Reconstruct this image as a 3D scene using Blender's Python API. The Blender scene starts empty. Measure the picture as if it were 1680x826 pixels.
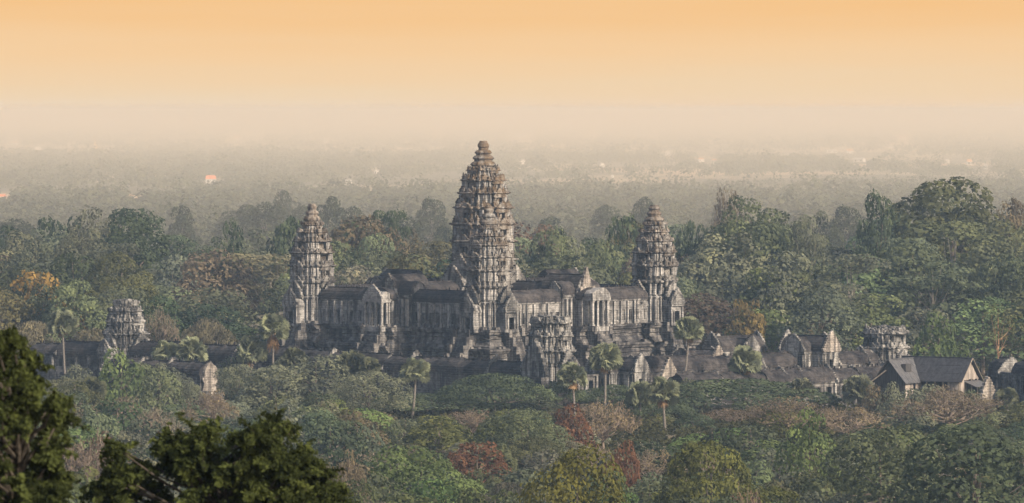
import bpy, math, random
import numpy as np
from mathutils import Matrix, Vector, noise

random.seed(11)
rng = np.random.default_rng(7)
R = math.radians
S = bpy.context.scene
COL = S.collection

# ------------------------------------------------------------------ camera
CAM_Z, HOR, F = 70.0, 180.0, 9270.0          # eye height, horizon row and focal length in photo pixels
cam_d = bpy.data.cameras.new('camera')
cam_d.sensor_width = 36.0
cam_d.lens = 36.0 * F / 1680.0
cam_d.shift_y = -(413.0 - HOR) / 1680.0
cam_d.clip_start = 0.5
cam_d.clip_end = 120000.0
cam_d.dof.use_dof = True
cam_d.dof.focus_distance = 1350.0
cam_d.dof.aperture_fstop = 4.8
cam = bpy.data.objects.new('camera', cam_d)
COL.objects.link(cam)
cam.location = (0, 0, CAM_Z)
cam.rotation_euler = (R(90), 0, 0)
S.camera = cam

# ------------------------------------------------------------------ sky, sun, exposure
SUN_AZ, SUN_EL = R(131), R(28)               # azimuth clockwise from +Y (the view direction)
W = bpy.data.worlds.new('World')
S.world = W
W.use_nodes = True
nt = W.node_tree
for n in list(nt.nodes):
    nt.nodes.remove(n)
out = nt.nodes.new('ShaderNodeOutputWorld')
bg = nt.nodes.new('ShaderNodeBackground')
SKY_STR = 0.145
bg.inputs['Strength'].default_value = SKY_STR
sky = nt.nodes.new('ShaderNodeTexSky')
sky.sky_type = 'NISHITA'
sky.sun_disc = False
sky.sun_elevation = SUN_EL
sky.sun_rotation = SUN_AZ
sky.dust_density = 3.0
tc = nt.nodes.new('ShaderNodeTexCoord')
sep = nt.nodes.new('ShaderNodeSeparateXYZ')
nt.links.new(tc.outputs['Generated'], sep.inputs[0])
mr = nt.nodes.new('ShaderNodeMapRange')      # the dusty orange band that lies over the horizon
mr.inputs['From Min'].default_value = 0.0
mr.inputs['From Max'].default_value = 0.024
nt.links.new(sep.outputs['Z'], mr.inputs['Value'])
ramp = nt.nodes.new('ShaderNodeValToRGB')
SKY_LOW, SKY_MID, SKY_TOP = (0.71, 0.56, 0.38, 1), (0.76, 0.52, 0.295, 1), (0.765, 0.44, 0.18, 1)
ramp.color_ramp.elements[0].position = 0.0
ramp.color_ramp.elements[0].color = SKY_LOW
ramp.color_ramp.elements[1].position = 1.0
ramp.color_ramp.elements[1].color = SKY_TOP
e = ramp.color_ramp.elements.new(0.42)
e.color = SKY_MID
cl = nt.nodes.new('ShaderNodeVectorMath')      # faint uneven veils of dust
cl.operation = 'MULTIPLY'
cl.inputs[1].default_value = (5.0, 5.0, 110.0)
nt.links.new(tc.outputs['Generated'], cl.inputs[0])
cn = nt.nodes.new('ShaderNodeTexNoise')
cn.inputs['Scale'].default_value = 1.6
cn.inputs['Detail'].default_value = 5.0
nt.links.new(cl.outputs[0], cn.inputs['Vector'])
cm = nt.nodes.new('ShaderNodeMapRange')
cm.inputs['To Min'].default_value = -0.24
cm.inputs['To Max'].default_value = 0.24
nt.links.new(cn.outputs['Fac'], cm.inputs['Value'])
ca = nt.nodes.new('ShaderNodeMath')
ca.operation = 'ADD'
nt.links.new(mr.outputs[0], ca.inputs[0])
nt.links.new(cm.outputs[0], ca.inputs[1])
nt.links.new(ca.outputs[0], ramp.inputs[0])
vm = nt.nodes.new('ShaderNodeVectorMath')
vm.operation = 'SCALE'
vm.inputs['Scale'].default_value = 1.0 / SKY_STR
nt.links.new(ramp.outputs['Color'], vm.inputs[0])
mr2 = nt.nodes.new('ShaderNodeMapRange')
mr2.inputs['From Min'].default_value = 0.03
mr2.inputs['From Max'].default_value = 0.22
nt.links.new(sep.outputs['Z'], mr2.inputs['Value'])
mx = nt.nodes.new('ShaderNodeMix')
mx.data_type = 'RGBA'
nt.links.new(mr2.outputs[0], mx.inputs[0])
nt.links.new(vm.outputs[0], mx.inputs[6])
nt.links.new(sky.outputs[0], mx.inputs[7])
nt.links.new(mx.outputs[2], bg.inputs['Color'])
nt.links.new(bg.outputs[0], out.inputs['Surface'])

sun_d = bpy.data.lights.new('sun', 'SUN')
sun_d.energy = 5.0
sun_d.angle = R(2.0)
sun_d.color = (1.0, 0.875, 0.71)
sun = bpy.data.objects.new('sun', sun_d)
COL.objects.link(sun)
sdir = Vector((math.sin(SUN_AZ) * math.cos(SUN_EL), math.cos(SUN_AZ) * math.cos(SUN_EL), math.sin(SUN_EL)))
sun.rotation_euler = sdir.to_track_quat('Z', 'Y').to_euler()
sun.location = (200, 600, 300)

S.view_settings.view_transform = 'Standard'
S.view_settings.look = 'None'
S.view_settings.exposure = 0.26
S.view_settings.gamma = 1.0
S.view_settings.use_curve_mapping = False
S.render.engine = 'CYCLES'
cy = S.cycles
cy.use_denoising = True
cy.max_bounces = 5
cy.diffuse_bounces = 2
cy.glossy_bounces = 1
cy.transmission_bounces = 2
cy.volume_bounces = 1
cy.use_adaptive_sampling = True
cy.adaptive_threshold = 0.01

HAZE_DENSITY = 0.000078
HAZE_COLOR = (0.43, 0.61, 0.84, 1)
MIST_DENSITY = 0.00021
MIST_COLOR = (0.85, 0.755, 0.53, 1)


# ------------------------------------------------------------------ helpers
def at(px, D, z=0.0):
    """world point on the plane Y = D that the photo column px looks at"""
    return Vector(((px - 840.0) * D / F, D, z))


def zof(py, D):
    return CAM_Z - (py - HOR) * D / F


def tag(o, label=None, cat=None, group=None, kind=None):
    if label: o['label'] = label
    if cat: o['category'] = cat
    if group: o['group'] = group
    if kind: o['kind'] = kind
    return o


def empty(name, loc, rz=0.0):
    o = bpy.data.objects.new(name, None)
    o.empty_display_size = 1.0
    COL.objects.link(o)
    o.location = loc
    o.rotation_euler = (0, 0, rz)
    return o


class MB:
    """collects geometry, then links it as ONE mesh object"""
    def __init__(self):
        self.v, self.f, self.m = [], [], []
        self.M = Matrix.Identity(4)

    def add(self, vs, fs, mi=0):
        b = len(self.v)
        M = self.M
        self.v += [M @ Vector(p) for p in vs]
        for f in fs:
            self.f.append([b + i for i in f])
            self.m.append(mi)

    def box(self, x0, x1, y0, y1, z0, z1, mi=0, taper=0.0):
        t = taper
        self.add([(x0, y0, z0), (x1, y0, z0), (x1, y1, z0), (x0, y1, z0),
                  (x0 + t, y0 + t, z1), (x1 - t, y0 + t, z1), (x1 - t, y1 - t, z1), (x0 + t, y1 - t, z1)],
                 [(3, 2, 1, 0), (4, 5, 6, 7), (0, 1, 5, 4), (1, 2, 6, 5), (2, 3, 7, 6), (3, 0, 4, 7)], mi)

    def rings(self, base, prof, mi=0, cap=True):
        """base: outline [(x, y)], prof: [(scale, z)]"""
        n = len(base)
        vs = []
        for s, z in prof:
            vs += [(x * s, y * s, z) for x, y in base]
        fs = []
        for k in range(len(prof) - 1):
            a, b = k * n, (k + 1) * n
            for i in range(n):
                j = (i + 1) % n
                fs.append((a + i, a + j, b + j, b + i))
        if cap:
            fs.append(tuple(range((len(prof) - 1) * n, len(prof) * n)))
        self.add(vs, fs, mi)

    def extrude(self, poly, o, ax, th, mi=0):
        """poly [(u, z)] in the vertical plane through o along unit ax, thickened by vector th"""
        o, ax, th = Vector(o), Vector(ax), Vector(th)
        n = len(poly)
        vs = [o + ax * u + Vector((0, 0, z)) for u, z in poly]
        vs += [p + th for p in vs]
        fs = [tuple(range(n)), tuple(range(2 * n - 1, n - 1, -1))]
        fs += [(i, i + n, (i + 1) % n + n, (i + 1) % n) for i in range(n)]
        self.add(vs, fs, mi)

    def vault(self, x0, x1, yc, hw, ze, zr, mi=0, n=9, seg=.75, wob=0.12, thick=0.0):
        """a corbel vault roof running along x"""
        k = max(2, int(abs(x1 - x0) / seg))
        vs, fs = [], []
        for i in range(k + 1):
            x = x0 + (x1 - x0) * i / k
            for j in range(n):
                t = math.pi * j / (n - 1)
                y = yc - hw * math.copysign(abs(math.cos(t)) ** 1.15, math.cos(t))
                z = ze + (zr - ze) * math.sin(t) ** 0.82
                d = noise.noise(Vector((x * .5 + yc, y * .7, z * .7))) * wob
                vs.append((x, y, z + d + .09 * (i % 2) * math.sin(t)))
        for i in range(k):
            for j in range(n - 1):
                a = i * n + j
                fs.append((a, a + n, a + n + 1, a + 1))
        fs.append(tuple(range(n)))
        fs.append(tuple(range(k * n + n - 1, k * n - 1, -1)))
        self.add(vs, fs, mi)

    def tube(self, pts, radii, n=6, mi=0):
        pts = [Vector(p) for p in pts]
        vs, fs = [], []
        for i, p in enumerate(pts):
            d = (pts[min(i + 1, len(pts) - 1)] - pts[max(i - 1, 0)])
            d = d.normalized() if d.length > 1e-6 else Vector((0, 0, 1))
            a = d.cross(Vector((0.31, 0.95, 0.1))).normalized()
            b = d.cross(a)
            for k in range(n):
                t = 2 * math.pi * k / n
                vs.append(p + (a * math.cos(t) + b * math.sin(t)) * radii[i])
        for i in range(len(pts) - 1):
            for k in range(n):
                j = (k + 1) % n
                fs.append((i * n + k, i * n + j, (i + 1) * n + j, (i + 1) * n + k))
        fs.append(tuple(range((len(pts) - 1) * n, len(pts) * n)))
        self.add(vs, fs, mi)

    def roughen(self, amp, sc=0.9, start=0):
        for i in range(start, len(self.v)):
            p = self.v[i]
            self.v[i] = p + noise.noise_vector(p * sc) * amp + noise.noise_vector(p * sc * 3.1 + Vector((7, 3, 1))) * amp * .45

    def mesh(self, name, mats):
        me = bpy.data.meshes.new(name)
        me.from_pydata([tuple(p) for p in self.v], [], self.f)
        for m in (mats if isinstance(mats, (list, tuple)) else [mats]):
            me.materials.append(m)
        me.polygons.foreach_set('material_index', self.m)
        me.update()
        return me

    def build(self, name, mats, parent=None):
        o = bpy.data.objects.new(name, self.mesh(name, mats))
        COL.objects.link(o)
        if parent is not None:
            o.parent = parent
        return o


def np_mesh(name, V, nper, tone, mat):
    """faces of nper vertices each, listed in order; tone per face"""
    me = bpy.data.meshes.new(name)
    nv = len(V)
    nf = nv // nper
    me.vertices.add(nv)
    me.vertices.foreach_set('co', np.ascontiguousarray(V, dtype=np.float32).ravel())
    me.loops.add(nv)
    me.loops.foreach_set('vertex_index', np.arange(nv, dtype=np.int32))
    me.polygons.add(nf)
    me.polygons.foreach_set('loop_start', np.arange(0, nv, nper, dtype=np.int32))
    me.polygons.foreach_set('loop_total', np.full(nf, nper, dtype=np.int32))
    a = me.attributes.new('tone', 'FLOAT', 'FACE')
    a.data.foreach_set('value', np.asarray(tone, dtype=np.float32))
    me.materials.append(mat)
    me.update(calc_edges=True)
    return me


# ------------------------------------------------------------------ materials
def new_mat(name):
    m = bpy.data.materials.new(name)
    m.use_nodes = True
    t = m.node_tree
    b = t.nodes['Principled BSDF']
    b.inputs['Specular IOR Level'].default_value = 0.2
    return m, t, b


def N(t, typ, **kw):
    n = t.nodes.new(typ)
    for k, v in kw.items():
        if k in n.inputs:
            n.inputs[k].default_value = v
        else:
            setattr(n, k, v)
    return n


def noise_fac(t, vec, scale, detail=5, lo=0.35, hi=0.65, rough=0.6):
    n = N(t, 'ShaderNodeTexNoise', Scale=scale, Detail=detail, Roughness=rough)
    t.links.new(vec, n.inputs['Vector'])
    r = N(t, 'ShaderNodeMapRange')
    r.inputs['From Min'].default_value = lo
    r.inputs['From Max'].default_value = hi
    t.links.new(n.outputs['Fac'], r.inputs['Value'])
    return r.outputs[0]


def mixc(t, fac, a, b):
    m = N(t, 'ShaderNodeMix', data_type='RGBA')
    for sock, val in ((m.inputs[0], fac), (m.inputs[6], a), (m.inputs[7], b)):
        if hasattr(val, 'default_value') or hasattr(val, 'is_output'):
            t.links.new(val, sock)
        else:
            sock.default_value = val if not isinstance(val, tuple) else (*val[:3], 1)
    return m.outputs[2]


def mul(t, a, b):
    m = N(t, 'ShaderNodeMath', operation='MULTIPLY')
    for s, v in ((m.inputs[0], a), (m.inputs[1], b)):
        if isinstance(v, (int, float)): s.default_value = v
        else: t.links.new(v, s)
    return m.outputs[0]


def scaled(t, vec, s):
    m = N(t, 'ShaderNodeVectorMath', operation='MULTIPLY')
    t.links.new(vec, m.inputs[0])
    m.inputs[1].default_value = s
    return m.outputs[0]


def stone_mat(name, dark, mid, pale, ochre=None, streak=0.85, pale_amt=0.8):
    m, t, b = new_mat(name)
    geo = N(t, 'ShaderNodeNewGeometry')
    P = geo.outputs['Position']
    c = mixc(t, noise_fac(t, P, 0.22, 6, .36, .62), mid, pale)
    c = mixc(t, mul(t, noise_fac(t, P, 0.9, 4, .48, .66), 0.6), c, dark)
    # rain streaks of black lichen running down the walls
    st = noise_fac(t, scaled(t, P, (0.75, 0.75, 0.055)), 1.0, 4, .46, .60)
    c = mixc(t, mul(t, st, streak), c, dark)
    # pale lime and lichen bloom
    c = mixc(t, mul(t, noise_fac(t, P, 0.5, 5, .56, .70), pale_amt), c, pale)
    # single blocks differ a little
    vo = N(t, 'ShaderNodeTexVoronoi', Scale=1.0)
    t.links.new(scaled(t, P, (0.9, 0.9, 2.2)), vo.inputs['Vector'])
    hs = N(t, 'ShaderNodeSeparateColor')
    t.links.new(vo.outputs['Color'], hs.inputs[0])
    c = mixc(t, mul(t, hs.outputs[0], 0.38), c, dark)
    if ochre:
        sp = N(t, 'ShaderNodeSeparateXYZ')
        t.links.new(P, sp.inputs[0])
        r = N(t, 'ShaderNodeMapRange')
        r.inputs['From Min'].default_value = 24.0
        r.inputs['From Max'].default_value = 58.0
        t.links.new(sp.outputs['Z'], r.inputs['Value'])
        c = mixc(t, mul(t, r.outputs[0], mul(t, noise_fac(t, P, 0.35, 5, .30, .55), 0.75)), c, ochre)
    t.links.new(c, b.inputs['Base Color'])
    b.inputs['Roughness'].default_value = 0.95
    b.inputs['Specular IOR Level'].default_value = 0.1
    # masonry courses and worn carving
    w = N(t, 'ShaderNodeTexWave', wave_type='BANDS', bands_direction='Z', Scale=0.55, Distortion=0.6, Detail=2.0)
    t.links.new(P, w.inputs['Vector'])
    nz = N(t, 'ShaderNodeTexNoise', Scale=1.6, Detail=6.0, Roughness=0.7)
    t.links.new(P, nz.inputs['Vector'])
    ad = N(t, 'ShaderNodeMath', operation='ADD')
    t.links.new(mul(t, w.outputs['Fac'], 0.16), ad.inputs[0])
    t.links.new(nz.outputs['Fac'], ad.inputs[1])
    bp = N(t, 'ShaderNodeBump', Strength=0.9, Distance=0.35)
    t.links.new(ad.outputs[0], bp.inputs['Height'])
    t.links.new(bp.outputs[0], b.inputs['Normal'])
    return m


M_STONE = stone_mat('weathered_sandstone', (.026, .026, .027), (.080, .077, .074), (.42, .405, .375), (.155, .098, .045), .93, .72)
M_WALL = stone_mat('pale_gallery_sandstone', (.038, .037, .038), (.115, .111, .107), (.44, .425, .40), None, .97, .7)
M_PILLAR = stone_mat('pale_pillar_stone', (.06, .058, .057), (.27, .26, .245), (.50, .48, .45), None, .72, .7)
M_BASE = stone_mat('dark_base_sandstone', (.022, .021, .024), (.052, .050, .051), (.27, .255, .235), None, .8, .65)
M_ROOF = stone_mat('dark_roof_stone', (.012, .012, .014), (.023, .021, .023), (.095, .085, .080), None, .4, .5)
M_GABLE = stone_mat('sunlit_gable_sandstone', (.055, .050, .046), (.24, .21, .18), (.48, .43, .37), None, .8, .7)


def leaf_mat(name, trans=0.25, warm=0.0):
    m, t, b = new_mat(name)
    t.nodes.remove(b)
    oi = N(t, 'ShaderNodeObjectInfo')
    at_ = N(t, 'ShaderNodeAttribute', attribute_name='tone')
    r = N(t, 'ShaderNodeMapRange')
    r.inputs['To Min'].default_value = 0.45
    r.inputs['To Max'].default_value = 1.6
    t.links.new(at_.outputs['Fac'], r.inputs['Value'])
    sc = N(t, 'ShaderNodeVectorMath', operation='SCALE')
    t.links.new(oi.outputs['Color'], sc.inputs[0])
    t.links.new(r.outputs[0], sc.inputs['Scale'])
    # the brighter leaves are also the yellower ones
    yl = N(t, 'ShaderNodeVectorMath', operation='MULTIPLY')
    t.links.new(sc.outputs[0], yl.inputs[0])
    yl.inputs[1].default_value = (1.14, 1.07, .82)
    c = mixc(t, at_.outputs['Fac'], sc.outputs[0], yl.outputs[0])
    d = N(t, 'ShaderNodeBsdfDiffuse', Roughness=0.5)
    tr = N(t, 'ShaderNodeBsdfTranslucent')
    t.links.new(c, d.inputs['Color'])
    t.links.new(c, tr.inputs['Color'])
    ms = N(t, 'ShaderNodeMixShader')
    ms.inputs[0].default_value = trans
    t.links.new(d.outputs[0], ms.inputs[1])
    t.links.new(tr.outputs[0], ms.inputs[2])
    t.links.new(ms.outputs[0], t.nodes['Material Output'].inputs['Surface'])
    return m


M_LEAF = leaf_mat('leaves', 0.38)
M_NEARLEAF = leaf_mat('near_leaves', 0.45)
M_FROND = leaf_mat('palm_fronds', 0.2)


def plain_mat(name, c1, c2, scale=2.0, rough=0.9, bump=0.3, stretch=(1, 1, 1)):
    m, t, b = new_mat(name)
    geo = N(t, 'ShaderNodeNewGeometry')
    P = scaled(t, geo.outputs['Position'], stretch)
    fac = noise_fac(t, P, scale, 5, .35, .65)
    t.links.new(mixc(t, fac, c1, c2), b.inputs['Base Color'])
    b.inputs['Roughness'].default_value = rough
    if bump:
        bp = N(t, 'ShaderNodeBump', Strength=bump, Distance=0.1)
        t.links.new(fac, bp.inputs['Height'])
        t.links.new(bp.outputs[0], b.inputs['Normal'])
    return m


M_BARK = plain_mat('grey_brown_bark', (.09, .075, .06), (.24, .20, .155), 1.5)
M_PALEBARK = plain_mat('pale_bark', (.17, .15, .125), (.29, .26, .22), 1.2)
M_NEARBARK = plain_mat('dark_bark', (.03, .025, .02), (.09, .075, .06), 6.0)
M_TWIG = plain_mat('dry_twig_bark', (.13, .10, .075), (.27, .215, .165), 1.2)
M_ORANGEBARK = plain_mat('orange_bark', (.30, .17, .09), (.42, .27, .16), 1.0)
M_PALMBARK = plain_mat('grey_palm_bark', (.10, .09, .08), (.20, .178, .155), 2.0, stretch=(1, 1, 4))
M_DEADFROND = plain_mat('dead_fronds', (.20, .12, .06), (.36, .24, .13), 2.0)
M_TIN = plain_mat('grey_sheet_roofing', (.026, .026, .030), (.060, .060, .066), 0.5, 0.6, 0.3, (2.5, 2.5, .3))
M_TINPALE = plain_mat('sunlit_sheet_roofing', (.060, .060, .064), (.120, .118, .118), 0.6, 0.6, 0.3, (2.5, 2.5, .3))  # paler copy of the grey sheet, sunlight on the wing slope put into its colour
M_PLANK = plain_mat('weathered_planks', (.13, .11, .095), (.40, .355, .31), 0.9, 0.9, 0.4, (1.2, 1.2, .35))
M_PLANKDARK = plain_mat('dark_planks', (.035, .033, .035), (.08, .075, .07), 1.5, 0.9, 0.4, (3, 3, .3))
M_POST = plain_mat('timber_pole', (.20, .17, .13), (.34, .29, .23), 2.0)
M_REDTILE = plain_mat('red_roof_tile', (.60, .17, .07), (.72, .26, .12), .3)
M_ORANGETILE = plain_mat('orange_roof_tile', (.52, .24, .10), (.60, .30, .14), .3)
M_WHITEWALL = plain_mat('white_painted_wall', (.62, .60, .56), (.70, .68, .65), .2)
M_PALEROOF = plain_mat('pale_sheet_roof', (.46, .44, .41), (.56, .54, .50), .2)
M_FIELD = plain_mat('dry_field', (.42, .26, .15), (.52, .36, .22), .01, 1.0, 0)
M_GOLD = plain_mat('gilded_plaster', (.75, .42, .10), (.85, .55, .18), .2)
M_DARKOPEN = plain_mat('dark_window', (.03, .03, .03), (.05, .045, .04), 1.0)  # flat near-black panels on the house fronts

# ground: forest floor near, paddies and dry fields far out
M_GROUND, t, b = new_mat('ground_soil_and_fields')
geo = N(t, 'ShaderNodeNewGeometry')
P = geo.outputs['Position']
c = mixc(t, noise_fac(t, P, 0.03, 5, .35, .65), (.045, .045, .022), (.085, .070, .042))
f2 = noise_fac(t, scaled(t, P, (1, .35, 1)), 0.004, 5, .50, .62)
c = mixc(t, f2, c, (.34, .26, .16))
f3 = noise_fac(t, scaled(t, P, (1, .3, 1)), 0.0015, 4, .52, .60)
c = mixc(t, f3, c, (.42, .29, .18))
t.links.new(c, b.inputs['Base Color'])
b.inputs['Roughness'].default_value = 1.0


# ------------------------------------------------------------------ ground, haze
def hill(x, y):
    r = math.hypot(x, y * (1.0 if y > 0 else .6))
    if r < 14: return 68.2
    u = min(1.0, (r - 14) / 236.0)
    return 68.2 * (1 - u) ** 1.7 * (1 + .05 * math.sin(x * .11) * math.sin(y * .13))


def axis(lim_lo, lim_hi):
    a = list(np.arange(-260, 261, 10.0))
    x = 260.0
    st = 20.0
    while x < lim_hi:
        x += st; st *= 1.35
        a.append(min(x, lim_hi))
    x = -260.0
    st = 20.0
    while x > lim_lo:
        x -= st; st *= 1.35
        a.insert(0, max(x, lim_lo))
    return a


gx, gy = axis(-14000, 14000), axis(-900, 60000)
vs = [(x, y, hill(x, y)) for y in gy for x in gx]
nx = len(gx)
fs = [(j * nx + i, j * nx + i + 1, (j + 1) * nx + i + 1, (j + 1) * nx + i) for j in range(len(gy) - 1) for i in range(nx - 1)]
me = bpy.data.meshes.new('ground')
me.from_pydata(vs, [], fs)
me.materials.append(M_GROUND)
g = bpy.data.objects.new('ground', me)
COL.objects.link(g)
tag(g, kind='structure')
for p in me.polygons: p.use_smooth = True

hz = MB()
hz.box(-14500, 14500, -1000, 60500, -1.0, 73.0)


def air(name, dens, colr, absorb=(.70, .24, .0, 1)):
    m = bpy.data.materials.new(name)
    m.use_nodes = True
    t = m.node_tree
    for n in list(t.nodes): t.nodes.remove(n)
    pv = t.nodes.new('ShaderNodeVolumePrincipled')
    pv.inputs['Color'].default_value = colr
    pv.inputs['Absorption Color'].default_value = absorb
    pv.inputs['Density'].default_value = dens
    pv.inputs['Anisotropy'].default_value = 0.0
    oo = t.nodes.new('ShaderNodeOutputMaterial')
    t.links.new(pv.outputs[0], oo.inputs['Volume'])
    return m


tag(hz.build('haze', air('haze', HAZE_DENSITY, HAZE_COLOR)), kind='stuff')
# thicker smoky mist that lies over the open plain beyond the temple woods
mi_ = MB()
mi_.box(-14200, 14200, 1960, 60200, -.8, 72.4)
tag(mi_.build('mist', air('mist', MIST_DENSITY, MIST_COLOR, (0, 0, 0, 1))), kind='stuff')


# ------------------------------------------------------------------ temple pieces
def redent(w, steps=True):
    q = [(1, .36), (.9, .36), (.9, .58), (.78, .58), (.78, .78), (.58, .78), (.58, .9), (.36, .9), (.36, 1)]
    pts = []
    for k in range(4):
        c, s = round(math.cos(k * math.pi / 2)), round(math.sin(k * math.pi / 2))
        pts += [((x * c - y * s) * w, (x * s + y * c) * w) for x, y in q]
    return pts


def densify(pts, maxlen):
    o = []
    n = len(pts)
    for i in range(n):
        a, b = pts[i], pts[(i + 1) % n]
        k = max(1, int(math.ceil(math.hypot(b[0] - a[0], b[1] - a[1]) / maxlen)))
        for j in range(k):
            u = j / k
            o.append((a[0] + (b[0] - a[0]) * u, a[1] + (b[1] - a[1]) * u))
    return o


def flame_gable(b, h):
    l = [(-.50, 0), (-.56, .08), (-.50, .20), (-.43, .36), (-.36, .52), (-.25, .66), (-.16, .80), (-.06, .92), (0, 1.0)]
    p = [(u * b, z * h) for u, z in l] + [(-u * b, z * h) for u, z in reversed(l[:-1])]
    p = densify(p, max(.35, h * .09))
    # worn finials along the rim
    return [(u + .045 * b * math.copysign(1, u) * (i % 2) * (z > .03 * h), z + .035 * h * (i % 2) * (z > .03 * h)) for i, (u, z) in enumerate(p)]


def antefix(mb, x, y, z, ang, w, h, lean=.12):
    """small leaf-shaped stone standing on a cornice, facing ang"""
    c, s = math.cos(ang), math.sin(ang)
    o = Vector((x, y, z))
    poly = [(-.5, 0), (-.55, .35), (-.3, .75), (0, 1), (.3, .75), (.55, .35), (.5, 0)]
    n = len(poly)
    vs = []
    for off in (0.0, -.35 * w):
        for u, q in poly:
            out_ = off - lean * q * h
            vs.append(o + Vector((-s * u * w + c * out_, c * u * w + s * out_, q * h)))
    fs = [tuple(range(n)), tuple(range(2 * n - 1, n - 1, -1))] + [(i, i + n, (i + 1) % n + n, (i + 1) % n) for i in range(n)]
    mb.add(vs, fs)


def tower_tier(w, z0, z1, wn, ruin=0.0, seed=0, rough=.16):
    """one storey of a lotus-bud tower: wall, pilasters, cornice, antefixes, a small gabled niche on each face"""
    rd = random.Random(seed)
    h = z1 - z0
    mb = MB()
    w *= rd.uniform(.965, 1.03)
    base = densify(redent(w), .9)
    ox, oy = rd.uniform(-.06, .06), rd.uniform(-.06, .06)
    base = [(x * (1 + ox * (x > 0)), y * (1 + oy * (y > 0))) for x, y in base]
    prof = [(1.04, z0 - .05), (1.04, z0 + .08 * h), (.84, z0 + .13 * h), (.80, z0 + .36 * h), (.80, z0 + .56 * h), (.97, z0 + .62 * h),
            (.95, z0 + .66 * h), (1.10, z0 + .70 * h), (1.18, z0 + .76 * h), (1.18, z0 + .82 * h), (1.03, z0 + .87 * h),
            (1.02, z0 + .92 * h), (min(1.0, wn / w) * .98, z1)]
    mb.rings(base, prof)
    # pilasters on the stepped corners
    for k in range(4):
        mb.M = Matrix.Rotation(k * math.pi / 2, 4, 'Z')
        for (px, py) in ((.93, .40), (.93, .54), (.81, .62), (.81, .74), (.62, .81), (.74, .81), (.54, .93), (.40, .93)):
            if rd.random() < ruin * .5: continue
            sz = .060 * w
            mb.box(px * w - sz, px * w + sz * .8, py * w - sz, py * w + sz, z0 + .1 * h, z0 + .66 * h, 1)
    mb.M = Matrix.Identity(4)
    mb.roughen(rough, .85)
    s0 = len(mb.v)
    # gabled niches
    for k in range(4):
        if rd.random() < ruin: continue
        mb.M = Matrix.Rotation(k * math.pi / 2, 4, 'Z')
        bw = .62 * w
        x = w * .97
        mb.box(x - .1 * w, x + .10 * w, -.5 * bw, -.30 * bw, z0, z0 + .52 * h)
        mb.box(x - .1 * w, x + .10 * w, .30 * bw, .5 * bw, z0, z0 + .52 * h)
        mb.box(x - .1 * w, x + .04 * w, -.08 * bw, .08 * bw, z0, z0 + .40 * h)
        gp = flame_gable(bw * 1.25, h * (.62 + .1 * rd.random()))
        mb.extrude([(u, q + z0 + .48 * h) for u, q in gp], (x - .02 * w, 0, 0), (0, 1, 0), (.16 * w, 0, 0))
    # antefixes along the cornice
    zt = z0 + .84 * h
    mb.M = Matrix.Identity(4)
    for k in range(4):
        a0 = k * math.pi / 2
        for (px, py, da) in ((1.06, .36, 0), (.98, .56, .2), (.86, .60, .4), (.84, .84, math.pi / 4), (.60, .86, 1.2), (.56, .98, 1.4), (.36, 1.06, math.pi / 2),
                             (1.06, .2, 0), (1.06, -.2, 0)):
            if rd.random() < .12 + ruin: continue
            c, s = math.cos(a0), math.sin(a0)
            x, y = (px * c - py * s) * w, (px * s + py * c) * w
            antefix(mb, x, y, zt, a0 + da, (.13 + .05 * rd.random()) * w, h * (.30 + .20 * rd.random()) * (1.25 if px == py else 1), .22)
    for k in range(4):                         # little turrets on the stepped corners
        c, s = math.cos(k * math.pi / 2), math.sin(k * math.pi / 2)
        for (px, py, q) in ((.74, .74, 1.0), (.92, .54, .8), (.54, .92, .8), (1.0, .30, .7), (1.0, -.30, .7)):
            if rd.random() < .15 + ruin: continue
            x, y = (px * c - py * s) * w, (px * s + py * c) * w
            r_ = .085 * w * q
            hh = h * rd.uniform(.32, .62) * q
            mb.box(x - r_, x + r_, y - r_, y + r_, zt - .1, zt + hh * .55, 0, r_ * .12)
            mb.box(x - r_ * 1.15, x + r_ * 1.15, y - r_ * 1.15, y + r_ * 1.15, zt + hh * .50, zt + hh * .62)
            mb.box(x - r_ * .8, x + r_ * .8, y - r_ * .8, y + r_ * .8, zt + hh * .62, zt + hh * 1.05, 0, r_ * .55)
    # loose blocks left on the ledge
    for _ in range(int(10 + 26 * ruin)):
        p = base[rd.randrange(len(base))]
        s = .25 + .35 * rd.random()
        x, y = p[0] * 1.04, p[1] * 1.04
        mb.box(x - s, x + s, y - s, y + s, zt - .1, zt + s * 1.1, 0, .06)
    mb.roughen(rough * .5, 1.3, s0)
    return mb


def lotus_spire(prof, n=20):
    """stacked lotus rings at the very top; prof [(radius, z)]"""
    mb = MB()
    base = [(math.cos(2 * math.pi * i / n) * (1 + .05 * (i % 2)), math.sin(2 * math.pi * i / n) * (1 + .05 * (i % 2))) for i in range(n)]
    pr = []
    for i in range(len(prof) - 1):
        (r0, z0), (r1, z1) = prof[i], prof[i + 1]
        h = z1 - z0
        pr += [(r0 * .88, z0), (r0 * .86, z0 + .3 * h), (r0 * 1.0, z0 + .42 * h), (r0 * 1.03, z0 + .62 * h), (r0 * .97, z0 + .75 * h), ((r0 + r1) * .47, z0 + .97 * h)]
    rl, zl = prof[-1]
    pr += [(rl * 1.0, zl), (rl * .98, zl + .3)]
    mb.rings(base, pr)
    mb.roughen(.10, 1.4)
    return mb


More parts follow.
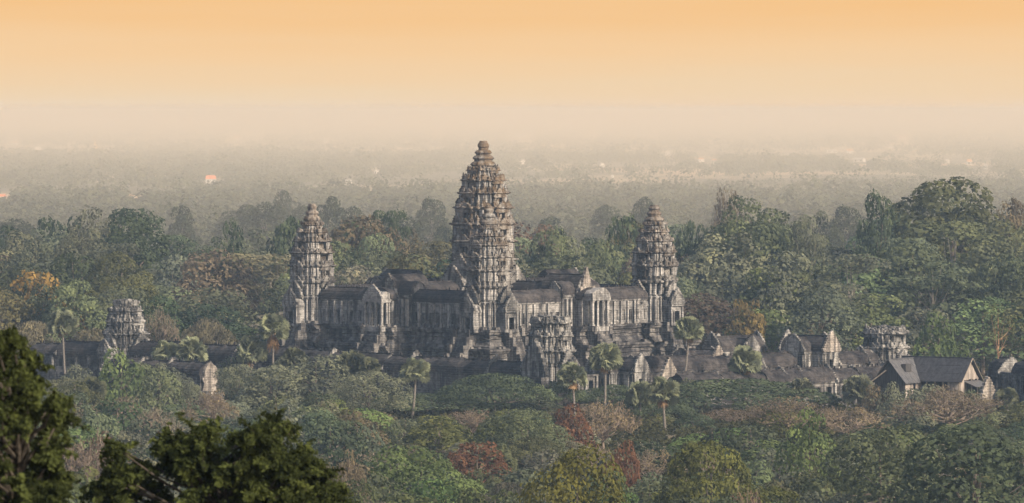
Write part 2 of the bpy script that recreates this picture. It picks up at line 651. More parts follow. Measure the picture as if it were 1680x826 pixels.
def porch(x0, x1, hw, z0, ze, zr, seed=0, gh=None, columns=True, second=True):
    """entrance porch that leaves a tower face along +x: jambs, lintel, vault, flame-shaped pediments"""
    rd = random.Random(seed)
    mb = MB()
    t_ = .55
    dw = hw * .42
    for s in (-1, 1):
        ya, yb = sorted((s * dw, s * hw))
        mb.box(x1 - t_, x1, ya, yb, z0, ze)                       # front wall either side of the door
        ya, yb = sorted((s * (hw - t_), s * hw))
        mb.box(x0, x1 - t_, ya, yb, z0, ze)                       # side wall
        ya, yb = sorted((s * (dw - .05), s * (dw + .32)))
        mb.box(x1, x1 + .28, ya, yb, z0, z0 + (ze - z0) * .70)    # door frame
        if columns:
            ya, yb = sorted((s * (hw - .50), s * (hw + .05)))
            mb.box(x1, x1 + .40, ya, yb, z0, ze - .1)             # corner pilaster
    zl = z0 + (ze - z0) * .70
    mb.box(x1 - t_, x1 - .003, -dw, dw, zl, ze)
    mb.box(x1 - .01, x1 + .34, -dw - .5, dw + .5, zl + .003, zl + .42)
    mb.box(x0, x1 + .55, -hw - .2, hw + .2, ze, ze + .45)         # cornice
    mb.box(x0 - .2, x1 + .5, -hw - .25, hw + .25, z0 - .7, z0)    # plinth
    mb.vault(x0, x1 + .1, 0, hw + .05, ze + .44, zr)
    gh = gh or (zr - ze) * 1.45
    gp = flame_gable(hw * 2.15, gh)
    mb.extrude([(u, q + ze + .45) for u, q in gp], (x1 + .02, 0, 0), (0, 1, 0), (.55, 0, 0), 1)
    gp2 = flame_gable(hw * 1.55, gh * .72)
    mb.extrude([(u, q + ze + .5) for u, q in gp2], (x1 + .5, 0, 0), (0, 1, 0), (.22, 0, 0), 1)
    if second:
        gp = flame_gable(hw * 2.0, gh * 1.0)
        mb.extrude([(u, q + ze + gh * .55) for u, q in gp], (x0 + (x1 - x0) * .30, 0, 0), (0, 1, 0), (.7, 0, 0), 1)
    # worn finials along the gable rims
    for k in range(9):
        u = rd.uniform(-1, 1)
        z = ze + .5 + gh * (1 - abs(u)) * .95
        s = rd.uniform(.18, .34)
        mb.box(x1 + .05, x1 + .5, u * hw * .95 - s, u * hw * .95 + s, z - s, z + s * 1.3, 0, .05)
    mb.roughen(.14, 1.1)
    return mb


def lotus_tower(parent, name, center, w0, zf, wall_top, tiers, spire, porch_dirs, seed, slim=1.0, tophalf=None, mat=M_STONE, wmat=M_WALL, rough=.16, ruin=0.0, porch_len=2.2, as_thing=False):
    """body + tiers + spire + porches. tiers [(w, z0, z1)], sizes in metres, z absolute in the parent's frame"""
    mb = MB()
    base = densify(redent(w0), .9)
    tiers = [(w * slim, a, b_) for w, a, b_ in tiers]
    h = wall_top - zf
    mb.rings(base, [(1.10, zf - 1.0), (1.10, zf - .3), (1.06, zf), (1.06, zf + .5), (1.0, zf + .8), (.985, zf + .45 * h), (.985, zf + .86 * h), (1.03, zf + .89 * h),
                    (1.07, zf + .94 * h), (1.07, zf + .97 * h), (1.0, wall_top)])
    rd = random.Random(seed)
    for k in range(4):
        mb.M = Matrix.Rotation(k * math.pi / 2, 4, 'Z')
        for (px, py) in ((.91, .40), (.91, .55), (.79, .62), (.79, .75), (.62, .79), (.75, .79), (.55, .91), (.40, .91)):
            sz = .035 * w0
            mb.box(px * w0 - sz, px * w0 + sz, py * w0 - sz, py * w0 + sz, zf + .6, zf + .9 * h, 1)
    mb.M = Matrix.Identity(4)
    mb.roughen(.08, .9)
    body = mb.build(name, [wmat, M_PILLAR], parent)
    if not as_thing:
        body.location = center
        body.location.z = 0
    own = body if not as_thing else parent
    sub = []
    for i, (w, a, b_) in enumerate(tiers):
        wn = tiers[i + 1][0] if i + 1 < len(tiers) else (spire[0][0] if spire else w * .8)
        sub.append(tower_tier(w, a, b_, wn, ruin=ruin, seed=seed * 31 + i, rough=rough).build('tier', [mat, M_PILLAR if not as_thing else mat], own))
    if spire:
        sub.append(lotus_spire(spire).build('spire', mat, own))
    for k in porch_dirs:
        p = porch(w0 * .95, w0 + porch_len, w0 * .44, zf, zf + h * .62, zf + h * .98, seed=seed + k, gh=h * .62)
        p.v = [Matrix.Rotation(k * math.pi / 2, 4, 'Z') @ v for v in p.v]
        sub.append(p.build('porch', [wmat, mat], own))
    return body


TC = Vector((-7.1, 1400.0, 0.0))
TROT = R(47)
temple = empty('temple', TC, TROT)
tag(temple, 'great grey stone temple with lotus-bud towers on a stepped base in the forest', 'temple')

ZF = 17.3
# stepped pyramid base --------------------------------------------------
mb = MB()


def plan_base(hw, cb, cw, mbk, mw):
    """square plan with projecting corner blocks (cb out, cw wide) and middle blocks (mbk out, half-width mw)"""
    q = [(hw + mbk, -mw), (hw + mbk, mw), (hw, mw), (hw, hw - cw), (hw + cb, hw - cw), (hw + cb, hw + cb), (hw - cw, hw + cb), (hw - cw, hw), (mw, hw)]
    pts = []
    for k in range(4):
        c, s = round(math.cos(k * math.pi / 2)), round(math.sin(k * math.pi / 2))
        pts += [(x * c - y * s, x * s + y * c) for x, y in q]
    return pts


lev = [(37.2, 3.0, 8.2), (35.3, 8.2, 12.8), (33.4, 12.8, ZF)]
for i, (hw, z0, z1) in enumerate(lev):
    base = densify(plan_base(hw, 3.0, 10.5, 5.0, 5.5), 2.2)
    h = z1 - z0
    pr = [(1.0, z0), (1.0, z0 + .10 * h), (.992, z0 + .14 * h), (.985, z0 + .30 * h), (.975, z0 + .34 * h), (.972, z0 + .48 * h), (.982, z0 + .52 * h),
          (.972, z0 + .56 * h), (.972, z0 + .70 * h), (.985, z0 + .74 * h), (.993, z0 + .86 * h), (.998, z0 + .90 * h), (.998, z1), (.94, z1 + .02)]
    mb.rings(base, pr)
mb.roughen(.30, .55)
for _ in range(700):                           # tumbled and displaced blocks along the ledges
    k = random.randrange(4)
    hw, z0, z1 = lev[random.randrange(3)]
    mb.M = Matrix.Rotation(k * math.pi / 2, 4, 'Z')
    u = random.uniform(-hw, hw)
    out_ = hw + (3 if abs(u) > hw - 10.5 else 5 if abs(u) < 5.5 else 0)
    s = random.uniform(.25, .6)
    mb.box(out_ - 1.2 - s, out_ - .6 + s * .4, u - s, u + s, z1 - .05, z1 + s * 1.2, 0, .08)
mb.M = Matrix.Identity(4)
mb.build('stepped_base', M_BASE, temple)

# stairways: one in the middle of each side, two by each corner ----------
for k in (2, 3):                               # the two sides that face the camera, and their far twins
    for kk in (k, k - 2):
        for u0, hw_ in ((0, 2.3), (-28.5, 1.7), (28.5, 1.7)):
            st = MB()
            st.M = Matrix.Rotation(kk * math.pi / 2, 4, 'Z')
            xt = 38.6 if u0 == 0 else 36.6
            n = 24
            zb = 3.0
            for i in range(n):
                z1 = ZF - (ZF - zb) * i / n
                x1 = xt + (8.6 if u0 == 0 else 7.2) * (i + 1) / n
                st.box(xt - 3, x1, u0 - hw_, u0 + hw_, z1 - (ZF - zb) / n - .002, z1 - .001 * i)
            for s in (-1, 1):                  # stepped cheek blocks
                ya, yb = sorted((u0 + s * hw_, u0 + s * (hw_ + 1.0)))
                for j in range(7):
                    st.box(xt - 3, xt + 1.4 + 1.05 * j, ya + .02 * j, yb - .02 * j, zb, ZF + .2 - 1.95 * j + random.uniform(-.3, .2))
            st.roughen(.18, .8)
            st.build('stairway', M_BASE, temple)

# corner towers and the tall middle one ---------------------------------
CT = [(5.0, 23.9, 28.5), (5.0, 28.5, 32.2), (4.7, 32.2, 35.3), (4.05, 35.3, 38.1), (3.25, 38.1, 40.1), (2.4, 40.1, 41.9)]
CS = [(2.0, 41.8), (1.55, 43.6), (1.1, 45.0), (.8, 46.4)]


def shift_t(tiers, dw): return [(w * dw, a, b_) for w, a, b_ in tiers]


HT = 30.0
o = lotus_tower(temple, 'corner_tower', Vector((-HT, -HT, 0)), 5.1, ZF, 23.9, CT, CS, (0, 1, 2, 3), 21, slim=.94)
o['label'] = 'corner tower standing in front of the tallest tower'
o = lotus_tower(temple, 'corner_tower', Vector((-HT, HT, 0)), 5.1, ZF, 23.9, CT, CS, (0, 1, 2, 3), 22, slim=.94, ruin=.08)
o['label'] = 'lotus-bud tower at the left end of the temple'
o = lotus_tower(temple, 'corner_tower', Vector((HT, -HT, 0)), 5.1, ZF, 23.9, shift_t(CT, 1.0), [(2.3, 41.8), (1.7, 43.4), (1.35, 44.7), (1.0, 46.0)], (0, 1, 2, 3), 23, rough=.26, slim=.94, ruin=.20)
o['label'] = 'lotus-bud tower at the right end of the temple'
MT = [(7.9, 29.2, 34.0), (7.8, 34.0, 38.4), (7.5, 38.4, 42.6), (7.0, 42.6, 46.6), (6.2, 46.6, 50.1), (5.2, 50.1, 53.2), (4.05, 53.2, 55.4)]
MS = [(3.0, 55.3), (2.5, 57.1), (2.0, 58.6), (1.35, 59.9), (.95, 61.9)]
o = lotus_tower(temple, 'central_tower', Vector((0, 0, 0)), 7.2, 20.5, 29.2, MT, MS, (0, 1, 2, 3), 24, rough=.24, ruin=.06, porch_len=3.4, slim=.86)
o['label'] = 'tallest tower, brown lotus bud rising over the middle'


# galleries --------------------------------------------------------------
def gallery_mesh(length, hw, z0, zw, bay=2.3, plinth=1.0, detailed=True, openh=(.16, .62)):
    """walls of a vaulted gallery along x from 0; returns wall, balusters; outer face at -y"""
    wl, bl = MB(), []
    th = .55
    h = zw - z0
    za, zb = z0 + openh[0] * h, z0 + openh[1] * h
    n = max(1, int(length / bay))
    bw = length / n
    wl.box(0, length, hw - th, hw, z0, zw)                        # inner wall
    wl.box(-.1, length + .1, -hw - .35, hw + .35, z0 - plinth, z0)  # plinth
    wl.box(-.05, length + .05, -hw - .25, -hw + .8, zw, zw + .35)  # eave cornice
    if not detailed:
        wl.box(0, length, -hw, -hw + th, z0, zw)
    else:
        wl.box(0, length, -hw, -hw + th, z0 + .001, za)
        wl.box(0, length, -hw, -hw + th, zb, zw)
        for i in range(n):
            x = i * bw
            wl.box(x, x + bw * .24, -hw, -hw + th, za, zb)
            wl.box(x + bw * .76, x + bw, -hw, -hw + th, za, zb)
            if random.random() < .75:
                wl.box(x - .26, x + .26, -hw - .55, -hw - .002, z0 + .01, zw - .01, 1)  # pilaster
            b_ = MB()
            k = 5
            for j in range(k):
                xx = x + bw * (.24 + .52 * (j + .5) / k)
                if random.random() < .25: continue
                b_.tube([(xx, -hw + .28, za), (xx, -hw + .28, za + (zb - za) * .5), (xx, -hw + .28, zb)], [.10, .07, .10], 5)
            b_.box(x + bw * .2, x + bw * .80, -hw - .10, -hw + .05, za - .22, za - .02)
            bl.append(b_)
    return wl, bl


def gallery(parent, x0, x1, yc, rot, hw=2.2, z0=ZF, zw=23.0, zr=26.1, detailed=True, name='gallery', bay=2.3, wmat=M_WALL, windows=True, plinth=1.0):
    MM = Matrix.Rotation(rot, 4, 'Z') @ Matrix.Translation((x0, yc, 0))
    L = x1 - x0
    wl, bl = gallery_mesh(L, hw, z0, zw, bay, plinth, detailed)
    wl.roughen(.05, .9)
    wl.v = [MM @ v for v in wl.v]
    w = wl.build(name, [wmat, M_PILLAR], parent)
    for b_ in bl:
        if windows and b_.v:
            b_.v = [MM @ v for v in b_.v]
            b_.build('window', wmat, w)
    rf = MB()
    rf.vault(-.1, L + .1, 0, hw + .35, zw + .3, zr)
    rf.box(0, L, -.22, .22, zr - .15, zr + .28)
    for i in range(int(L / .9)):               # worn ridge finials
        if random.random() < .45:
            x = .4 + i * .9
            rf.box(x - .15, x + .15, -.12, .12, zr + .2, zr + .28 + random.uniform(.2, .7), 0, .05)
    rf.roughen(.10, .8)
    rf.v = [MM @ v for v in rf.v]
    rf.build('roof', M_ROOF, w)
    return w


for k in range(4):                             # k = 0: the y = -30 side (right in view); 3: the x = -30 side (left in view)
    det = k in (0, 3)
    gallery(temple, -24.4, -7.0, -30.3, k * math.pi / 2, detailed=det)
    gallery(temple, 7.0, 24.4, -30.3, k * math.pi / 2, detailed=det)
    # middle pavilion of the side: taller cross-shaped vaults
    g_ = MB()
    Rm = Matrix.Rotation(k * math.pi / 2, 4, 'Z')
    g_.box(-6.9, -2.6, -33.0, -32.4, ZF, 24.4)
    g_.box(2.6, 6.9, -33.0, -32.4, ZF, 24.4)
    g_.box(-6.9, 6.9, -28.2, -27.6, ZF, 24.4)
    g_.box(-7.2, -6.6, -33, -27.6, ZF, 26.4)
    g_.box(6.6, 7.2, -33, -27.6, ZF, 26.4)
    for x in (-6.0, -4.6, -3.2, 3.2, 4.6, 6.0):
        g_.box(x - .32, x + .32, -33.8, -33.003, ZF, 24.0, 1)
    g_.box(-7.4, 7.4, -33.6, -27.2, ZF - 1.0, ZF - .003)
    g_.box(-7.3, 7.3, -33.4, -27.3, 24.403, 24.9)
    for s in (-1, 1):                          # inner porch walls
        g_.box(s * 3.2 - .3, s * 3.2 + .3, -36.2, -33.52, ZF, 23.6)
    g_.roughen(.06, .9)
    # gable where the higher roof meets the porch
    s0 = len(g_.v)
    g_.extrude([(u, q + 24.6) for u, q in flame_gable(5.2, 5.6)], (0, -34.0, 0), (1, 0, 0), (0, .6, 0))
    g_.extrude([(u, q + 24.6) for u, q in flame_gable(5.4, 3.6)], (-7.3, -30.3, 0), (0, 1, 0), (.5, 0, 0))
    g_.extrude([(u, q + 24.6) for u, q in flame_gable(5.4, 3.6)], (6.8, -30.3, 0), (0, 1, 0), (.5, 0, 0))
    g_.roughen(.16, 1.0, s0)
    g_.v = [Rm @ v for v in g_.v]
    gp = g_.build('pavilion', [M_WALL if k == 0 else M_STONE, M_PILLAR], temple)
    r_ = MB()
    r_.vault(-6.9, 6.9, -30.3, 3.0, 24.85, 28.2)
    MM = Matrix.Translation((0, 0, 0)) @ Matrix.Rotation(math.pi / 2, 4, 'Z')
    r_.M = MM
    r_.vault(-33.9, -22.0, 0, 2.7, 24.9, 29.6)
    r_.box(-33.5, -22.5, -.25, .25, 29.4, 29.9)
    r_.vault(-36.2, -34.1, 0, 3.5, 23.9, 26.6)
    r_.M = Matrix.Identity(4)
    r_.roughen(.14, .8)
    r_.v = [Rm @ v for v in r_.v]
    r_.build('roof', M_ROOF, gp)
    # columned entrance porch
    p_ = MB()
    zt = 23.2 if k else 23.6
    for x in (-2.7, -.95, .95, 2.7):
        p_.box(x - .30, x + .30, -39.2, -38.6, ZF, zt)
        p_.box(x - .42, x + .42, -39.32, -38.48, ZF + .003, ZF + .5)
        p_.box(x - .42, x + .42, -39.32, -38.48, zt - .45, zt - .003)
    for y in (-37.2, -36.3):
        for x in (-2.7, 2.7):
            p_.box(x - .30, x + .30, y - .3, y + .3, ZF, zt)
    p_.box(-3.3, 3.3, -39.5, -35.9, zt, zt + .8)
    p_.box(-3.6, 3.6, -39.8, -35.6, ZF - 1.2, ZF - .004)
    if k == 0:                                 # its pediment is broken off flat
        p_.extrude([(-3.2, 0), (-3.3, .9), (-2.4, 1.6), (-1.2, 1.9), (.3, 2.3), (1.4, 2.2), (2.5, 1.5), (3.2, .8), (3.2, 0)], (0, -39.4, zt + .8), (1, 0, 0), (0, 2.6, 0))
    else:
        p_.extrude([(u, q) for u, q in flame_gable(5.6, 3.6)], (0, -39.4, zt + .8), (1, 0, 0), (0, .6, 0))
        p_.vault(-3.0, 3.0, -37.4, 1.9, zt + .75, zt + 2.6)
    p_.roughen(.07, 1.2)
    p_.v = [Rm @ v for v in p_.v]
    p_.build('entrance_porch', M_PILLAR, gp)
    # axial gallery towards the middle
    gallery(temple, -22.2, -11.0, 0, math.pi / 2 + k * math.pi / 2, hw=2.6, z0=ZF, zw=24.4, zr=27.6, detailed=False)

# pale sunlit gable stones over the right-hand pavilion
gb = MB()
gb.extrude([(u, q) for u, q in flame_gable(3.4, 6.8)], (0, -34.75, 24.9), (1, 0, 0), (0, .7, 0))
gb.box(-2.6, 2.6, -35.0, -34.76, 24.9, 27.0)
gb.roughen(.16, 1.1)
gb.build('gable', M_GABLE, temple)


# ------------------------------------------------------------------ outer temple buildings
def building(name, loc, rz, label, cat, group=None):
    return tag(empty(name, loc, rz), label, cat, group)


A = at(903, 1312)
B = at(206, 1425)
C_ = at(1452, 1385)


def long_gallery(a, b, name, label, z0, zw, zr, hw=2.6, bay=3.4, trim=(5.0, 5.0), det=True, group=None, wmat=M_BASE):
    d = (b - a)
    L = d.length
    root = building(name, a, math.atan2(d.y, d.x), label, 'gallery', group)
    wl, bl = gallery_mesh(L - trim[0] - trim[1], hw, z0, zw, bay, 1.0, det, (.10, .72))
    wl.box(-1, L - trim[0] - trim[1] + 1, -hw - 1.4, hw + 1.4, -.4, z0 - 1.0)
    wl.box(-1, L - trim[0] - trim[1] + 1, -hw - 1.0, hw + 1.0, z0 - 1.003, z0 - .5)
    MM = Matrix.Translation((trim[0], 0, 0))
    wl.roughen(.06, .7)
    wl.v = [MM @ v for v in wl.v]
    wl.build('wall', [wmat, M_STONE], root)
    for b_ in bl[:90]:
        if b_.v:
            b_.v = [MM @ v for v in b_.v]
            b_.build('window', M_STONE, root)
    rf = MB()
    L2 = L - trim[0] - trim[1]
    x0 = 0.0
    while x0 < L2 - 1:                         # the roof is laid in lengths that step up and down, walls rise between them
        x1 = min(L2, x0 + random.uniform(7, 14))
        if L2 - x1 < 3: x1 = L2
        dz = random.uniform(-.7, .25)
        hole = random.random() < .10
        if not hole:
            rf.vault(x0 - .05, x1 - .1, 0, hw + .5 + random.uniform(-.1, .1), zw + .25, zr + dz, wob=.45)
            rf.box(x0, x1 - .2, -.25, .25, zr + dz - .1, zr + dz + .3)
            for i in range(int((x1 - x0) / 1.0)):
                if random.random() < .45:
                    x = x0 + .4 + i * 1.0
                    rf.box(x - .2, x + .2, -.16, .16, zr + dz + .2, zr + dz + .3 + random.uniform(.1, .7), 0, .05)
        if random.random() < .75:
            cw = MB()
            cw.extrude([(u, q + zw - .2) for u, q in flame_gable(2 * hw + 1.2, zr - zw + random.uniform(.2, 1.3))], (x1 - .35, 0, 0), (0, 1, 0), (.5, 0, 0))
            cw.roughen(.22, .9)
            cw.v = [MM @ v for v in cw.v]
            cw.build('cross_wall', M_STONE, root)
        x0 = x1
    rf.roughen(.22, .5)
    rf.v = [MM @ v for v in rf.v]
    rf.build('roof', M_ROOF, root)
    return root


long_gallery(A, B, 'stone_gallery', 'long dark-roofed stone gallery running left of the broken front tower', 4.2, 7.9, 11.6)
long_gallery(A, C_, 'stone_gallery', 'dark vaulted gallery running from the broken front tower toward the gate pavilions', 4.2, 7.9, 11.4)


def ruin_tower(loc, rz, label, w, z0, wall, tiers, porches, seed, ruin=.35, wmat=M_STONE):
    root = building('ruined_tower', loc, rz, label, 'tower')
    body = lotus_tower(root, 'body', Vector((0, 0, 0)), w, z0, wall, tiers, None, porches, seed, mat=M_STONE, wmat=wmat, rough=.30, ruin=ruin, porch_len=2.4, as_thing=True)
    # rubble crown where the top has fallen
    mb = MB()
    rd = random.Random(seed)
    wt, zt = tiers[-1][0], tiers[-1][2]
    for _ in range(90):
        a, r = rd.uniform(0, 6.28), wt * math.sqrt(rd.random()) * .98
        s = rd.uniform(.3, .75)
        x, y = math.cos(a) * r, math.sin(a) * r
        mb.box(x - s, x + s, y - s, y + s, zt - .8, zt - .1 + s + (wt - r) * .22 * rd.random(), 0, .1)
    mb.roughen(.12, 1.0)
    mb.build('rubble', M_STONE, root)
    pl = MB()
    base = densify(redent(w * 1.45), 1.5)
    pl.rings(base, [(1.1, -.3), (1.1, 1.2), (1.02, 1.5), (1.02, z0 - 1.2), (1.06, z0 - .9), (1.06, z0 - .5), (.98, z0 - .4)])
    pl.roughen(.15, .6)
    pl.build('plinth', M_BASE, root)
    return root


ruin_tower(A, TROT, 'broken pale stone tower with flat ruined top in front of the temple base', 4.6, 5.0, 11.0,
           [(4.55, 11.0, 14.8), (4.35, 14.8, 18.3), (4.0, 18.3, 21.2)], (0, 1, 2, 3), 51, wmat=M_BASE)
ruin_tower(B, TROT, 'lone ruined tiered tower among brownish trees beside the orange-leaved tree', 4.7, 5.0, 10.6,
           [(4.7, 10.6, 14.2), (4.2, 14.2, 17.3), (3.5, 17.3, 19.8), (2.5, 19.8, 21.4)], (0, 2, 3), 52)
ruin_tower(C_, TROT, 'squat broken tower with crumbling top behind the grey-roofed timber shelter', 4.7, 4.0, 8.6,
           [(4.6, 8.6, 12.6), (4.5, 12.6, 16.0)], (0, 2, 3), 53, .45)


def gate_pavilion(loc, rz, label, s, zb, pale=True, lens=(7, 7)):
    """cross-shaped gate house: two crossing vaults with flame-shaped gables at the ends"""
    root = building('gate_pavilion', loc, rz, label, 'pavilion', None)
    for kk, L in ((0, lens[0]), (1, lens[1])):
        hw = 2.7 * s
        ze, zr = zb + 4.6 * s, zb + 8.6 * s - kk * .5
        Rm = Matrix.Rotation(kk * math.pi / 2, 4, 'Z')
        wl = MB()
        for sd in (-1, 1):
            wl.box(-L, L, sd * hw - .3, sd * hw + .3, zb, ze - kk * .01)
            for j in range(5):
                x = -L + 2 * L * (j + .5) / 5
                wl.box(x - .3, x + .3, sd * (hw + .3) - .2, sd * (hw + .3) + .2, zb, ze - .1)
            xs = sd * L
            for q in (-1, 1):
                wl.box(xs - .35, xs + .35, q * hw * .62 - hw * .36, q * hw * .62 + hw * .36, zb, ze)
            wl.box(xs - .3, xs + .3, -hw * .3, hw * .3, zb + 3.2 * s, ze)
        wl.box(-L - .5, L + .5, -hw - .5, hw + .5, zb - 1.2, zb - .01 * kk)
        wl.box(-L - 1.2, L + 1.2, -hw - 1.4, hw + 1.4, -.3, zb - 1.2 - .01 * kk)
        wl.box(-L - .4, L + .4, -hw - .5, hw + .5, ze, ze + .45 - kk * .012)
        wl.roughen(.08, .9)
        wl.v = [Rm @ v for v in wl.v]
        wl.build('wall', M_STONE, root)
        rf = MB()
        rf.vault(-L, L, 0, hw + .3, ze + .43, zr)
        rf.box(-L, L, -.2, .2, zr - .1, zr + .35)
        rf.roughen(.15, .8)
        rf.v = [Rm @ v for v in rf.v]
        rf.build('roof', M_ROOF, root)
        for sd in (-1, 1):
            gm = MB()
            gm.extrude([(u, q + ze + .4) for u, q in flame_gable(hw * 2.25, (zr - ze) * 1.25)], (sd * (L + .35) - .3, 0, 0), (0, 1, 0), (.6, 0, 0))
            gm.roughen(.14, 1.1)
            gm.v = [Rm @ v for v in gm.v]
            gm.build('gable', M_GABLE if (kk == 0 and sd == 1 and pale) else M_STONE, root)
    return root


gate_pavilion(at(1328, 1366), R(-42), 'tall gate house with a pale triangular gable left of the squat broken tower', 1.0, 6.6, True, (6.5, 5.5))
gate_pavilion(at(1205, 1372), R(47), 'ruined gate house with twin dark roofs behind the round palm crown', .95, 6.6, False, (8, 5))
gate_pavilion(at(1145, 1352), R(-42), 'low gate house at the foot of the right tower beside the leaning palm', .8, 5.6, True, (6, 5))
gate_pavilion(at(1012, 1322), R(-42), 'dark corner gate house below the columned white porch', .85, 4.5, False, (7, 5))

pp = at(1108, 1296)
dv = Vector((.764, .645, 0))
long_gallery(pp, pp + dv * 38, 'stone_gallery', 'low black-roofed gallery behind the round palm right of the leaning palm', 3.0, 6.2, 9.6, hw=2.8, trim=(0, 0))
pq = at(1246, 1312)
long_gallery(pq, pq + dv * 46, 'stone_gallery', 'low black-roofed gallery ending at the timber shelter', 2.8, 6.0, 9.3, hw=2.8, trim=(0, 0))
pl_ = at(342, 1330)
lg = long_gallery(pl_, pl_ + Vector((-.69, .72, 0)) * 36, 'stone_gallery', 'low dark gallery with a bright cream end gable below the two palms', 4.4, 7.4, 10.6, hw=2.6, trim=(0, 0))
gm = MB()
gm.extrude(densify([(-2.4, -4.5), (-2.5, -.5), (-2.2, 1.5), (-2.5, 2.4), (-2.1, 4.4), (-1.2, 5.6), (0, 6.6), (1.1, 5.8), (2.0, 4.4), (2.4, 2.4), (2.1, 1.4), (2.4, -.6), (2.4, -4.5)], .6), (-.9, 0, 4.2), (0, 1, 0), (.8, 0, 0))
gm.roughen(.28, .9)
gm.build('gable', M_GABLE, lg)
long_gallery(at(60, 1440), at(186, 1425), 'stone_gallery', 'dark gallery wall reaching left from the lone ruined tower', 4.6, 7.8, 11.0, trim=(0, 2))
long_gallery(at(1640, 1345), at(1760, 1300), 'stone_gallery', 'dark stone gallery end at the right of the timber shelter', 3.6, 7.6, 10.8, trim=(0, 0))

# small pale gable fragments standing free
for (px, py, D, w, h, label) in ((1620, 652, 1262, 4.6, 5.6, 'small pale pyramid-shaped gable stone right of the timber shelter'),
                                 (1097, 618, 1300, 4.4, 5.4, 'bright triangular gable stone at the foot of the right tower'),
                                 (878, 612, 1300, 7.4, 9.0, 'grey peaked pediment left of the broken front tower')):
    root = building('pediment', at(px, D), R(40) if px != 878 else R(-50), label, 'pediment')
    zb = max(0, zof(py, D) - 1)
    m_ = MB()
    m_.box(-w * .5, w * .5, -1.2, 1.2, -.3, zb)
    m_.roughen(.1, .8)
    m_.build('plinth', M_BASE, root)
    m_ = MB()
    m_.extrude([(u, q + zb) for u, q in flame_gable(w, h)], (0, -.5, 0), (1, 0, 0), (0, 1.0, 0))
    m_.roughen(.16, 1.0)
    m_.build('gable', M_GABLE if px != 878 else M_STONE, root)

# ------------------------------------------------------------------ timber shelter with sheet roof
SH = at(1541, 1285)
sh = building('timber_shelter', SH, R(-33), 'large timber shelter with grey sheet roof and a weathered plank gable', 'shelter')
# local x: along the ridge toward the right gable; -y: toward the camera and left
zr, ze, zg = 13.5, 9.0, .0
hw = 4.4


def gable_roof(x0, x1, hwid, ze_, zr_, M, ov=.7, th=.16):
    """two sheeted slopes, each of overlapping courses a little out of line"""
    mb = MB()
    mb.M = M
    rd = random.Random(int(x1 * 10))
    for s in (-1, 1):
        n = max(3, int((x1 - x0) / 1.1))
        for i in range(n):
            for j in range(3):
                a, b_ = x0 + (x1 - x0) * i / n, x0 + (x1 - x0) * (i + 1) / n + .06
                u0, u1 = j / 3 - (.03 if j else 0), (j + 1) / 3
                e_ = hwid + ov
                zo = ze_ - (zr_ - ze_) * ov / hwid
                lift = .05 * (2 - j) + rd.uniform(0, .07) + .012 * (i % 2)
                up = Vector((0, 0, th * .5))
                q = [Vector((x, s * e_ * u, zr_ + (zo - zr_) * u + lift)) for x, u in ((a, u1), (b_, u1), (b_, u0), (a, u0))]
                mb.add(q + [v + up for v in q], [(0, 1, 2, 3), (7, 6, 5, 4), (0, 4, 5, 1), (1, 5, 6, 2), (2, 6, 7, 3), (3, 7, 4, 0)])
    mb.box(x0 - .1, x1 + .1, -.3, .3, zr_ + .12, zr_ + .3)
    return mb


def plank_board(name, M, plane, u0, u1, z0, z1, mat, parent, top=None, w=.42):
    """a wall of upright planks of uneven length; plane = ('x'|'y', offset)"""
    mb = MB()
    mb.M = M
    rd = random.Random(int(abs(u0 * 7 + z1 * 3)))
    n = max(2, int((u1 - u0) / w))
    for i in range(n):
        a, b_ = u0 + (u1 - u0) * i / n, u0 + (u1 - u0) * (i + 1) / n - .025
        zt = (top(a) if top else z1)
        zt2 = (top(b_) if top else z1)
        d = rd.uniform(0, .07)
        zb_ = z0 + rd.uniform(-.15, .1)
        if plane[0] == 'x':
            x = plane[1] + d
            q = [(x, a, zb_), (x, b_, zb_), (x, b_, zt2), (x, a, zt)]
            q2 = [(x + .1, y, z) for _, y, z in q]
        else:
            y = plane[1] - d
            q = [(a, y, zb_), (b_, y, zb_), (b_, y, zt2), (a, y, zt)]
            q2 = [(x, y - .1, z) for x, _, z in q]
        mb.add(q + q2, [(3, 2, 1, 0), (4, 5, 6, 7), (0, 1, 5, 4), (1, 2, 6, 5), (2, 3, 7, 6), (3, 0, 4, 7)])
    return mb.build(name, mat, parent)


I4 = Matrix.Identity(4)
gable_roof(-9.6, 8.6, hw, ze, zr, I4).build('roof', M_TIN, sh)
slope = (zr - ze) / hw
plank_board('gable', I4, ('x', 7.7), -hw, hw, ze - .2, zr, M_PLANK, sh, lambda y: max(ze, zr - .25 - abs(y) * slope))
for s in (-1, 1):                               # pale barge boards
    mb = MB()
    mb.tube([Vector((8.66, s * (hw + .7), ze - .65)), Vector((8.66, s * .02, zr + .12))], [.11, .11], 4)
    mb.build('bargeboard', M_POST, sh)
for i in range(9):
    x = -9.0 + i * 2.05
    mb = MB(); mb.box(x - .14, x + .14, -hw - .12, -hw + .12, zg, ze)
    mb.build('post', M_POST, sh)
for y in (-4.2, -1.4, 1.4, 4.2):
    mb = MB(); mb.box(7.4, 7.66, y - .13, y + .13, zg, ze)
    mb.build('post', M_POST, sh)
mb = MB()
mb.box(-9.2, 7.4, 4.2, 4.4, zg, ze)
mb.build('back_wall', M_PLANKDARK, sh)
mb = MB()
mb.box(-9.0, 7.0, -3.6, -3.45, zg, 6.2)
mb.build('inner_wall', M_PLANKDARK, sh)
plank_board('plank_panel', I4, ('x', 7.72), -4.3, -2.6, 3.0, ze - .3, M_PLANK, sh)
plank_board('plank_panel', I4, ('y', -4.46), 4.6, 7.2, 4.4, ze - .4, M_PLANK, sh)
mb = MB()                                       # lean-to awning under the gable
